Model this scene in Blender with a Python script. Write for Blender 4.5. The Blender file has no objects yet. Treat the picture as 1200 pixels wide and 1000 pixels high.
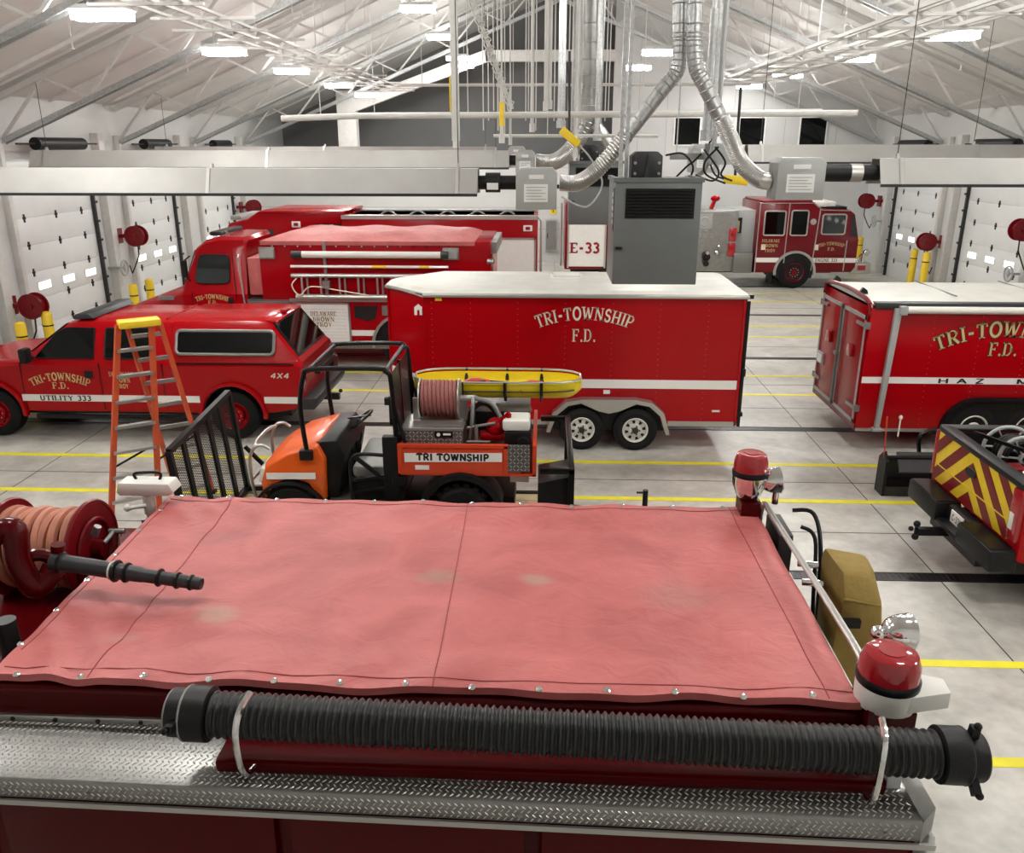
import bpy, bmesh, math, random
from mathutils import Vector, Matrix
random.seed(7)
C = bpy.context.scene.collection
PI = math.pi
V = Vector
# ------------------------------------------------------------------ camera
CAM_H, FPX, PITCH, YAW = 4.6, 980.0, math.radians(18.6), math.radians(2.2)
cam_d = bpy.data.cameras.new('camera'); cam = bpy.data.objects.new('camera', cam_d); C.objects.link(cam)
cam.location = (0, 0, CAM_H); cam.rotation_euler = (PI/2 - PITCH, 0, YAW)
cam_d.sensor_width = 36; cam_d.sensor_fit = 'HORIZONTAL'; cam_d.lens = FPX/1200*36; cam_d.clip_end = 200; cam_d.clip_start = .05
bpy.context.scene.camera = cam
_sp, _cp, _st, _ct = math.sin(PITCH), math.cos(PITCH), math.sin(YAW), math.cos(YAW)
def _ray(x, y):
    a = (x-600)/FPX; b = -(y-500)/FPX
    return V((-_st*_cp+a*_ct-b*_st*_sp, _ct*_cp+a*_st+b*_ct*_sp, -_sp+b*_cp))
def AY(x, y, Y):                      # the point seen at a pixel, at distance Y
    d = _ray(x, y); return V((0, 0, CAM_H)) + d*(Y/d.y)
def AZ(x, y, z):                      # ... at height z
    d = _ray(x, y); return V((0, 0, CAM_H)) + d*((z-CAM_H)/d.z)
# ------------------------------------------------------------------ materials
MATS = {}
def mat(name, col, rough=.5, metal=0, coat=0, noise=0, nscale=8, bump=0, bscale=40, emit=0, rvar=0, spec=.5, trans=0, alpha=1):
    m = bpy.data.materials.new(name); m.use_nodes = True
    nt = m.node_tree; b = nt.nodes['Principled BSDF']; L = nt.links.new
    b.inputs['Base Color'].default_value = (*col, 1); b.inputs['Roughness'].default_value = rough
    b.inputs['Metallic'].default_value = metal; b.inputs['Coat Weight'].default_value = coat; b.inputs['Coat Roughness'].default_value = .06
    b.inputs['Specular IOR Level'].default_value = spec; b.inputs['Transmission Weight'].default_value = trans; b.inputs['Alpha'].default_value = alpha
    tc = nt.nodes.new('ShaderNodeTexCoord')
    if noise or rvar:
        n = nt.nodes.new('ShaderNodeTexNoise'); n.inputs['Scale'].default_value = nscale; n.inputs['Detail'].default_value = 5
        L(tc.outputs['Object'], n.inputs['Vector'])
        if noise:
            r = nt.nodes.new('ShaderNodeMapRange'); r.inputs['From Min'].default_value = .3; r.inputs['From Max'].default_value = .7
            r.inputs['To Min'].default_value = 1-noise; r.inputs['To Max'].default_value = 1+noise; L(n.outputs['Fac'], r.inputs['Value'])
            mx = nt.nodes.new('ShaderNodeVectorMath'); mx.operation = 'SCALE'; mx.inputs[0].default_value = col
            L(r.outputs['Result'], mx.inputs['Scale']); L(mx.outputs['Vector'], b.inputs['Base Color'])
        if rvar:
            r2 = nt.nodes.new('ShaderNodeMapRange'); r2.inputs['To Min'].default_value = max(.02, rough-rvar); r2.inputs['To Max'].default_value = rough+rvar
            L(n.outputs['Fac'], r2.inputs['Value']); L(r2.outputs['Result'], b.inputs['Roughness'])
    if bump:
        n2 = nt.nodes.new('ShaderNodeTexNoise'); n2.inputs['Scale'].default_value = bscale; n2.inputs['Detail'].default_value = 4
        L(tc.outputs['Object'], n2.inputs['Vector'])
        bp = nt.nodes.new('ShaderNodeBump'); bp.inputs['Strength'].default_value = bump; bp.inputs['Distance'].default_value = .01
        L(n2.outputs['Fac'], bp.inputs['Height']); L(bp.outputs['Normal'], b.inputs['Normal'])
    if emit:
        b.inputs['Emission Color'].default_value = (*col, 1); b.inputs['Emission Strength'].default_value = emit
    MATS[name] = m
    return m
def diamond(name, col, rough, metal, cell=.028, coat=0, dist=.004, top=None):
    m = mat(name, col, rough, metal, coat=coat, rvar=.08, nscale=3); nt = m.node_tree; L = nt.links.new
    b = nt.nodes['Principled BSDF']; tc = nt.nodes.new('ShaderNodeTexCoord')
    def N(op, a, c=None, d=None):
        n = nt.nodes.new('ShaderNodeMath'); n.operation = op
        for i, q in enumerate((a, c, d)):
            if q is None: continue
            if isinstance(q, (int, float)): n.inputs[i].default_value = q
            else: L(q, n.inputs[i])
        return n.outputs[0]
    sx = nt.nodes.new('ShaderNodeSeparateXYZ'); L(tc.outputs['Object'], sx.inputs[0])
    x = N('DIVIDE', sx.outputs[0], cell); yy = N('ADD', sx.outputs[1], sx.outputs[2]); y = N('DIVIDE', yy, cell)
    fx = N('SUBTRACT', N('FRACT', x), .5); fy = N('SUBTRACT', N('FRACT', y), .5)
    par = N('MODULO', N('ABSOLUTE', N('ADD', N('FLOOR', x), N('FLOOR', y))), 2)
    sg = N('SUBTRACT', N('MULTIPLY', par, 2), 1)
    u = N('MULTIPLY', N('ADD', fx, N('MULTIPLY', fy, sg)), .7071); w = N('MULTIPLY', N('SUBTRACT', fy, N('MULTIPLY', fx, sg)), .7071)
    e = N('ADD', N('POWER', N('DIVIDE', N('ABSOLUTE', u), .56), 2), N('POWER', N('DIVIDE', N('ABSOLUTE', w), .15), 2))
    h = nt.nodes.new('ShaderNodeMapRange'); h.interpolation_type = 'SMOOTHSTEP'
    h.inputs['From Min'].default_value = 1.0; h.inputs['From Max'].default_value = .35; L(e, h.inputs['Value'])
    bp = nt.nodes.new('ShaderNodeBump'); bp.inputs['Strength'].default_value = 1; bp.inputs['Distance'].default_value = dist
    L(h.outputs['Result'], bp.inputs['Height']); L(bp.outputs['Normal'], b.inputs['Normal'])
    if top:                                          # rubbed crests, their glint put into the colour; ground duller
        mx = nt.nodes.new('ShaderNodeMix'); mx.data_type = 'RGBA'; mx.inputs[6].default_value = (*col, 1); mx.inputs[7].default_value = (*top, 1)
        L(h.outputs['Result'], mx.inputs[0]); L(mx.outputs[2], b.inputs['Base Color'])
    return m
RED = mat('fire_red_paint', (.33, .002, .006), .2, 0, coat=0, rvar=.04, nscale=2, spec=.2)
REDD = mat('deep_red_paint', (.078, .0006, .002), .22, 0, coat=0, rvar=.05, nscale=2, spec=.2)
REDB = mat('bright_red_paint', (.38, .0015, .005), .18, 0, coat=0, rvar=.04, nscale=2, spec=.25)
REDM = mat('dull_red_metal', (.17, .003, .007), .32, .0, coat=.05, noise=.1, spec=.3)
MARO = mat('maroon_cab_paint', (.15, .003, .008), .2, 0, coat=.1, spec=.3)
WHITE = mat('white_paint', (.78, .78, .76), .35, 0, coat=.2, noise=.03)
STRIPE = mat('white_stripe', (.85, .83, .8), .4)
ROOFW = mat('aluminium_roof_skin', (.62, .61, .56), .45, .1, noise=.08, nscale=3)
WALLW = mat('white_wall_panel', (.58, .585, .575), .55, noise=.03, nscale=1.5)
WALLDIM = mat('dimmed_wall_panel', (.135, .135, .132), .6, noise=.05, nscale=1)  # the gable's weaker light is put into a darker panel colour
CEIL = mat('white_liner_panel', (.64, .63, .61), .6, noise=.06, nscale=1.2)
STEELW = mat('white_painted_steel', (.58, .57, .545), .5, noise=.05)
DOORW = mat('door_panel_white', (.72, .73, .725), .4, noise=.03, nscale=2, bump=.03, bscale=60)
ALU = mat('brushed_aluminium', (.52, .51, .49), .36, .85, rvar=.1, nscale=14)
HOODM = mat('heater_hood_aluminium', (.36, .35, .33), .55, .35, noise=.05, nscale=3)
GOLDD = mat('dark_gold_lettering', (.22, .13, .03), .5)
SEAMM = mat('vinyl_seam', (.30, .05, .05), .7)
RIVET = mat('rivet_red', (.5, .06, .06), .4)
GALV = mat('galvanised_steel', (.50, .51, .51), .34, .85, noise=.16, nscale=22, rvar=.1)
CHROME = mat('chrome', (.78, .78, .77), .09, 1, rvar=.03)
STEEL = mat('grey_steel', (.30, .30, .29), .4, .7, noise=.1)
DARKST = mat('dark_steel', (.045, .045, .047), .42, .4, noise=.1, spec=.3)
GREY = mat('slate_grey_enamel', (.135, .145, .142), .45, noise=.05, nscale=3)
GREYL = mat('light_grey_enamel', (.36, .37, .36), .45, noise=.04)
BLACKM = mat('black_powder_coat', (.005, .005, .0055), .32, noise=.15, spec=.3)
BLACKP = mat('black_plastic', (.007, .007, .0075), .45, noise=.2, bump=.15, bscale=80, spec=.3)
RUBBER = mat('tyre_rubber', (.0075, .0075, .0075), .7, noise=.2, bump=.3, bscale=60, spec=.25)
HOSEB = mat('black_corrugated_rubber', (.017, .0172, .0168), .36, noise=.1, spec=.4)
GLASS = mat('tinted_glass', (.002, .0025, .0025), .04, 0, spec=.32)
GLASSC = mat('pale_glass', (.02, .025, .024), .04, 0, spec=.6)
ORANGE = mat('orange_plastic', (.80, .115, .010), .35, coat=.3, noise=.04)
ORANGER = mat('red_orange_steel', (.62, .055, .016), .4, coat=.2, noise=.05)
FIBRE = mat('orange_fibreglass', (.60, .085, .025), .42, noise=.07)
YELL = mat('safety_yellow', (.80, .56, .02), .45, noise=.05)
YLINE = mat('yellow_floor_paint', (.78, .70, .02), .5, noise=.07, nscale=5)
BASKY = mat('basket_yellow', (.80, .62, .01), .38, noise=.05)
TAN = mat('tan_canvas', (.27, .18, .04), .8, noise=.12, nscale=9, bump=.5, bscale=30)
HOSER = mat('salmon_booster_hose', (.46, .17, .105), .6, noise=.14, nscale=12)
HOSED = mat('dusky_red_hose', (.30, .095, .085), .55, noise=.12, nscale=12)
LENS = mat('red_lens', (.34, .006, .012), .12, 0, coat=.5, spec=.6)
GOLD = mat('gold_leaf_lettering', (.66, .50, .22), .4)
WLET = mat('cream_lettering', (.80, .72, .58), .45)
BLET = mat('black_lettering', (.012, .012, .014), .5)
RLET = mat('red_lettering', (.30, .006, .012), .5)
WOOD = mat('deck_timber', (.42, .32, .18), .7, noise=.18, nscale=6)
SEATG = mat('grey_vinyl', (.26, .26, .24), .45, noise=.06, bump=.1)
NEUT = mat('white_polymer', (.74, .73, .68), .4)
CARD = mat('cream_board', (.48, .38, .2), .7)
LAMP = mat('lamp_lens', (1, .985, .95), .5, emit=42)
WINLIT = mat('door_window_daylight', (1, 1, .98), .4, emit=1.1)
DIA = mat('tread_plate_aluminium', (.27, .265, .255), .36, .85, rvar=.08, nscale=30, noise=.08)
LOZ = mat('lozenge_glint', (.74, .73, .70), .3, .8)  # polished crests whose caught light is also put into the pale colour
DIAR = diamond('red_diamond_plate', (.085, .001, .003), .25, 0, coat=.1, dist=.012)
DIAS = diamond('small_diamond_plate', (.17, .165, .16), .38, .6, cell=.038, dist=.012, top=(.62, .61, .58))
# concrete floor: clouds, swirls and fine speckle
def floor_mat():
    m = mat('sealed_concrete', (.33, .325, .30), .3); nt = m.node_tree; L = nt.links.new; b = nt.nodes['Principled BSDF']
    tc = nt.nodes.new('ShaderNodeTexCoord')
    a = nt.nodes.new('ShaderNodeTexNoise'); a.inputs['Scale'].default_value = .9; a.inputs['Detail'].default_value = 7; a.inputs['Distortion'].default_value = 1.2
    c = nt.nodes.new('ShaderNodeTexNoise'); c.inputs['Scale'].default_value = 7; c.inputs['Detail'].default_value = 6
    L(tc.outputs['Object'], a.inputs['Vector']); L(tc.outputs['Object'], c.inputs['Vector'])
    mx = nt.nodes.new('ShaderNodeMix'); mx.data_type = 'FLOAT'; mx.inputs[0].default_value = .35
    L(a.outputs['Fac'], mx.inputs[2]); L(c.outputs['Fac'], mx.inputs[3])
    cr = nt.nodes.new('ShaderNodeValToRGB'); e = cr.color_ramp.elements
    e[0].position = .34; e[0].color = (.33, .315, .28, 1); e[1].position = .66; e[1].color = (.60, .58, .53, 1)
    L(mx.outputs[0], cr.inputs['Fac']); L(cr.outputs['Color'], b.inputs['Base Color'])
    r = nt.nodes.new('ShaderNodeMapRange'); r.inputs['To Min'].default_value = .22; r.inputs['To Max'].default_value = .5
    L(c.outputs['Fac'], r.inputs['Value']); L(r.outputs['Result'], b.inputs['Roughness'])
    return m
CONC = floor_mat()
# faded vinyl cover: pink-red, ring-shaped scuffs, fine creases
def tarp_mat(name, spots, base=(.50, .112, .106)):
    m = mat(name, base, .55); nt = m.node_tree; L = nt.links.new; b = nt.nodes['Principled BSDF']
    tc = nt.nodes.new('ShaderNodeTexCoord')
    n = nt.nodes.new('ShaderNodeTexNoise'); n.inputs['Scale'].default_value = 2.2; n.inputs['Detail'].default_value = 8; n.inputs['Distortion'].default_value = .8
    L(tc.outputs['Object'], n.inputs['Vector'])
    cr = nt.nodes.new('ShaderNodeValToRGB'); e = cr.color_ramp.elements
    e[0].position = .3; e[0].color = (base[0]*.82, base[1]*.8, base[2]*.8, 1); e[1].position = .7; e[1].color = (base[0]*1.14, base[1]*1.3, base[2]*1.3, 1)
    L(n.outputs['Fac'], cr.inputs['Fac']); cur = cr.outputs['Color']
    for (cx, cy, r, col, amt) in spots:
        d = nt.nodes.new('ShaderNodeVectorMath'); d.operation = 'DISTANCE'
        wn = nt.nodes.new('ShaderNodeVectorMath'); wn.operation = 'MULTIPLY_ADD'
        L(n.outputs['Color'], wn.inputs[0]); wn.inputs[1].default_value = (.16, .16, 0)
        L(tc.outputs['Object'], wn.inputs[2])
        fl = nt.nodes.new('ShaderNodeVectorMath'); fl.operation = 'MULTIPLY'; fl.inputs[1].default_value = (1, 1.5, 0)
        L(wn.outputs[0], fl.inputs[0]); L(fl.outputs[0], d.inputs[0]); d.inputs[1].default_value = (cx+.08, (cy+.08)*1.5, 0)
        mr = nt.nodes.new('ShaderNodeMapRange'); mr.interpolation_type = 'SMOOTHSTEP'
        mr.inputs['From Min'].default_value = r; mr.inputs['From Max'].default_value = r*.25; mr.inputs['To Max'].default_value = amt
        L(d.outputs['Value'], mr.inputs['Value'])
        x = nt.nodes.new('ShaderNodeMix'); x.data_type = 'RGBA'; L(mr.outputs['Result'], x.inputs[0]); L(cur, x.inputs[6]); x.inputs[7].default_value = (*col, 1)
        cur = x.outputs[2]
    L(cur, b.inputs['Base Color'])
    n2 = nt.nodes.new('ShaderNodeTexNoise'); n2.inputs['Scale'].default_value = 6; n2.inputs['Detail'].default_value = 6; n2.inputs['Distortion'].default_value = 1.5
    L(tc.outputs['Object'], n2.inputs['Vector'])
    bp = nt.nodes.new('ShaderNodeBump'); bp.inputs['Strength'].default_value = .8; bp.inputs['Distance'].default_value = .014
    L(n2.outputs['Fac'], bp.inputs['Height']); L(bp.outputs['Normal'], b.inputs['Normal'])
    return m
# perforated / expanded metal: strands left opaque, the openings let light through
def mesh_mat(name, sx, sz, th, axes=(1, 2), col=(.012, .012, .013)):
    m = mat(name, col, .45); nt = m.node_tree; L = nt.links.new; b = nt.nodes['Principled BSDF']
    tc = nt.nodes.new('ShaderNodeTexCoord'); s = nt.nodes.new('ShaderNodeSeparateXYZ'); L(tc.outputs['Object'], s.inputs[0])
    def N(op, a, c=None):
        n = nt.nodes.new('ShaderNodeMath'); n.operation = op
        for i, q in enumerate((a, c)):
            if q is None: continue
            if isinstance(q, (int, float)): n.inputs[i].default_value = q
            else: L(q, n.inputs[i])
        return n.outputs[0]
    u = N('DIVIDE', s.outputs[axes[0]], sx); w = N('DIVIDE', s.outputs[axes[1]], sz)
    p = N('ABSOLUTE', N('SUBTRACT', N('FRACT', N('ADD', u, w)), .5)); q = N('ABSOLUTE', N('SUBTRACT', N('FRACT', N('SUBTRACT', u, w)), .5))
    k = N('GREATER_THAN', N('MAXIMUM', p, q), .5-th)
    L(k, b.inputs['Alpha'])
    return m
GATEM = mesh_mat('expanded_black_metal', .07, .03, .10)
SCREEN = mesh_mat('black_mesh_screen', .016, .016, .27)
# ------------------------------------------------------------------ mesh building
class G:
    def __init__(s): s.v = []; s.f = []; s.M = None
    def add(s, vs, fs):
        b = len(s.v)
        s.v += [(s.M @ V(q)) if s.M else V(q) for q in vs]
        s.f += [tuple(b+i for i in f) for f in fs]
        return s
    def box(s, x0, x1, y0, y1, z0, z1):
        return s.add([(x, y, z) for x in (x0, x1) for y in (y0, y1) for z in (z0, z1)],
                     [(0, 1, 3, 2), (4, 6, 7, 5), (0, 4, 5, 1), (2, 3, 7, 6), (0, 2, 6, 4), (1, 5, 7, 3)])
    def cbox(s, c, d, rot=None):
        M0 = s.M; m = Matrix.Translation(c) @ (rot.to_4x4() if rot else Matrix.Identity(4)); s.M = M0 @ m if M0 else m
        s.box(-d[0]/2, d[0]/2, -d[1]/2, d[1]/2, -d[2]/2, d[2]/2); s.M = M0
        return s
    def prism(s, poly, ax, a, b):
        n = len(poly)
        def P(p, t): return {'x': (t, p[0], p[1]), 'y': (p[0], t, p[1]), 'z': (p[0], p[1], t)}[ax]
        return s.add([P(p, a) for p in poly]+[P(p, b) for p in poly],
                     [tuple(range(n)), tuple(range(2*n-1, n-1, -1))]+[(i, (i+1) % n, n+(i+1) % n, n+i) for i in range(n)])
    def loft(s, rings, cap=True):
        n = len(rings[0]); vs = [q for r in rings for q in r]; fs = []
        for k in range(len(rings)-1):
            for i in range(n): fs.append((k*n+i, k*n+(i+1) % n, (k+1)*n+(i+1) % n, (k+1)*n+i))
        if cap: fs.append(tuple(range(n))); fs.append(tuple(range(len(vs)-1, len(vs)-n-1, -1)))
        return s.add(vs, fs)
    def bar(s, p, q, w, h, up=(0, 0, 1)):
        p, q = V(p), V(q); d = (q-p).normalized(); u = V(up)
        if abs(d.dot(u)) > .98: u = V((0, 1, 0))
        a = d.cross(u).normalized(); b = a.cross(d)
        r = lambda c: [c+a*w/2+b*h/2, c-a*w/2+b*h/2, c-a*w/2-b*h/2, c+a*w/2-b*h/2]
        return s.loft([r(p), r(q)])
    def lathe(s, prof, org, ax, n=24, cap=True):
        ax = V(ax).normalized(); t = V((0, 0, 1)) if abs(ax.z) < .9 else V((1, 0, 0))
        a = ax.cross(t).normalized(); b = ax.cross(a); org = V(org)
        rings = [[org+ax*h+(a*math.cos(2*PI*i/n)+b*math.sin(2*PI*i/n))*r for i in range(n)] for r, h in prof]
        return s.loft(rings, cap)
    def cyl(s, p, q, r, r2=None, n=12):
        p, q = V(p), V(q); return s.lathe([(r, 0), (r if r2 is None else r2, (q-p).length)], p, q-p, n)
    def tube(s, pts, r, n=8, closed=False):
        pts = [V(p) for p in pts]; m = len(pts); rings = []; a = None
        for i in range(m):
            if closed: d = (pts[(i+1) % m]-pts[i-1]).normalized()
            else: d = (pts[min(i+1, m-1)]-pts[max(i-1, 0)]).normalized()
            if a is None:
                t = V((0, 0, 1)) if abs(d.z) < .9 else V((1, 0, 0)); a = d.cross(t).normalized()
            a = (a-d*a.dot(d)).normalized(); b = d.cross(a)
            rings.append([pts[i]+(a*math.cos(2*PI*k/n)+b*math.sin(2*PI*k/n))*r for k in range(n)])
        if closed: rings.append(rings[0])
        return s.loft(rings, not closed)
    def torus(s, c, ax, R, r, n=28, m=8):
        ax = V(ax).normalized(); t = V((0, 0, 1)) if abs(ax.z) < .9 else V((1, 0, 0)); a = ax.cross(t).normalized(); b = ax.cross(a)
        return s.tube([V(c)+(a*math.cos(2*PI*i/n)+b*math.sin(2*PI*i/n))*R for i in range(n)], r, m, True)
    def ell(s, c, r, n=16, m=10):
        rings = [[(c[0]+r[0]*math.sin(PI*j/m)*math.cos(2*PI*i/n), c[1]+r[1]*math.sin(PI*j/m)*math.sin(2*PI*i/n), c[2]+r[2]*math.cos(PI*j/m)) for i in range(n)] for j in [.02]+list(range(1, m))+[m-.02]]
        return s.loft(rings)
    def slab(s, quad, nrm, t):             # a plate of thickness t over a polygon
        n = V(nrm).normalized()*t; q = [V(p) for p in quad]; k = len(q)
        return s.loft([[p for p in q], [p+n for p in q]])
BASE = {}
def finish(name, g, m, bev=0, ang=35, seg=2):
    me = bpy.data.meshes.new(name); me.from_pydata([tuple(q) for q in g.v], [], g.f)
    bm = bmesh.new(); bm.from_mesh(me)
    bmesh.ops.remove_doubles(bm, verts=bm.verts, dist=1e-5)
    bmesh.ops.recalc_face_normals(bm, faces=bm.faces)
    if bev:
        ed = [e for e in bm.edges if len(e.link_faces) == 2 and e.calc_face_angle(0) > math.radians(28)]
        bmesh.ops.bevel(bm, geom=ed, offset=bev, segments=seg, affect='EDGES', profile=.5, clamp_overlap=True)
    bm.to_mesh(me); bm.free()
    me.polygons.foreach_set('use_smooth', [True]*len(me.polygons)); me.set_sharp_from_angle(angle=math.radians(ang))
    me.materials.append(m)
    return me
def tag(o, label=None, cat=None, group=None, kind=None):
    if label: o['label'] = label
    if cat: o['category'] = cat
    if group: o['group'] = group
    if kind: o['kind'] = kind
    return o
def thing(name, label, cat, loc, rz=0, group=None):
    o = bpy.data.objects.new(name, None); C.objects.link(o); o.location = loc; o.rotation_euler = (0, 0, rz); o.empty_display_size = .2
    BASE[o.name] = V(loc); return tag(o, label, cat, group)
SPLIT = set('sprinkler_head hanger buckle_strap seam fender_flare step_pad arch_flare arch_liner corner_trim hanger_bracket hanger_cable orange_strap scene_light_lens barrel_ring crank lug cage_foot tube_end tail_light side_stripe wheel_well bed_rail reel_flange door_frame hanger_rod reflector_tape spiral_seam bottom_trim pole_band bed_sides swivel marker_light roof_marker door_rim top_rail cab_post ring_band rail rear_ladder hose_outlet roof_seam'.split())
def islands(g):
    p = list(range(len(g.v)))
    def f(i):
        while p[i] != i: p[i] = p[p[i]]; i = p[i]
        return i
    for fc in g.f:
        for k in fc[1:]: p[f(k)] = f(fc[0])
    gr = {}
    for fc in g.f: gr.setdefault(f(fc[0]), []).append(fc)
    cl = []
    for fs in gr.values():                       # pieces whose boxes touch stay together
        ids = {i for fc in fs for i in fc}; lo = V([min(g.v[i][a] for i in ids)-.004 for a in range(3)]); hi = V([max(g.v[i][a] for i in ids)+.004 for a in range(3)])
        hit = [c for c in cl if all(c[0][a] <= hi[a] and c[1][a] >= lo[a] for a in range(3))]
        n = [lo, hi, list(fs)]
        for c in hit: n = [V([min(n[0][a], c[0][a]) for a in range(3)]), V([max(n[1][a], c[1][a]) for a in range(3)]), n[2]+c[2]]; cl.remove(c)
        cl.append(n)
    out = []
    for c in cl:
        q = G(); mp = {}
        for fc in c[2]:
            for i in fc:
                if i not in mp: mp[i] = len(q.v); q.v.append(g.v[i])
            q.f.append(tuple(mp[i] for i in fc))
        out.append(q)
    return out
def part(name, g, m, root, bev=0, label=None, ang=35):
    gs = islands(g) if name in SPLIT else [g]
    o = [part1(name, q, m, root, bev, label, ang) for q in gs]
    return o[0]
def part1(name, g, m, root, bev=0, label=None, ang=35):   # coordinates in g are world ones before the thing's own turn
    L = BASE[root.name]; g.v = [q-L for q in g.v]
    o = bpy.data.objects.new(name, finish(name, g, m, bev, ang)); C.objects.link(o); o.parent = root; BASE[o.name] = L
    return tag(o, label)
def single(name, g, m, label, cat, bev=0, group=None, ang=35):
    c = sum(g.v, V())/len(g.v); c.z = min(q.z for q in g.v); g.v = [q-c for q in g.v]
    o = bpy.data.objects.new(name, finish(name, g, m, bev, ang)); C.objects.link(o); o.location = c; BASE[o.name] = c
    return tag(o, label, cat, group)
def struct(name, g, m, parent=None, bev=0, ang=35):
    o = bpy.data.objects.new(name, finish(name, g, m, bev, ang)); C.objects.link(o); BASE[o.name] = V((0, 0, 0))
    if parent: o.parent = parent
    else: o['kind'] = 'structure'
    return o
def cpart(src, root, dloc, rz=0):       # a copy of a part (and its sub-parts) moved by dloc
    c = src.copy(); C.objects.link(c); c.parent = root; c.location = V(src.location)+V(dloc); BASE[c.name] = BASE[src.name]
    if rz: c.rotation_euler = (0, 0, rz)
    for ch in [o for o in bpy.data.objects if o.parent == src]:
        d = ch.copy(); C.objects.link(d); d.parent = c
    return c
def kids(o): return [k for k in bpy.data.objects if k.parent == o]
def cthing(src, loc, label=None, rz=None, group=None):
    r = src.copy(); C.objects.link(r); r.location = loc; BASE[r.name] = V(loc)
    if rz is not None: r.rotation_euler = (0, 0, rz)
    if label: r['label'] = label
    if group: r['group'] = group
    for ch in kids(src):
        c = ch.copy(); C.objects.link(c); c.parent = r
        for k in kids(ch):
            d = k.copy(); C.objects.link(d); d.parent = c
    return r
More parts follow.
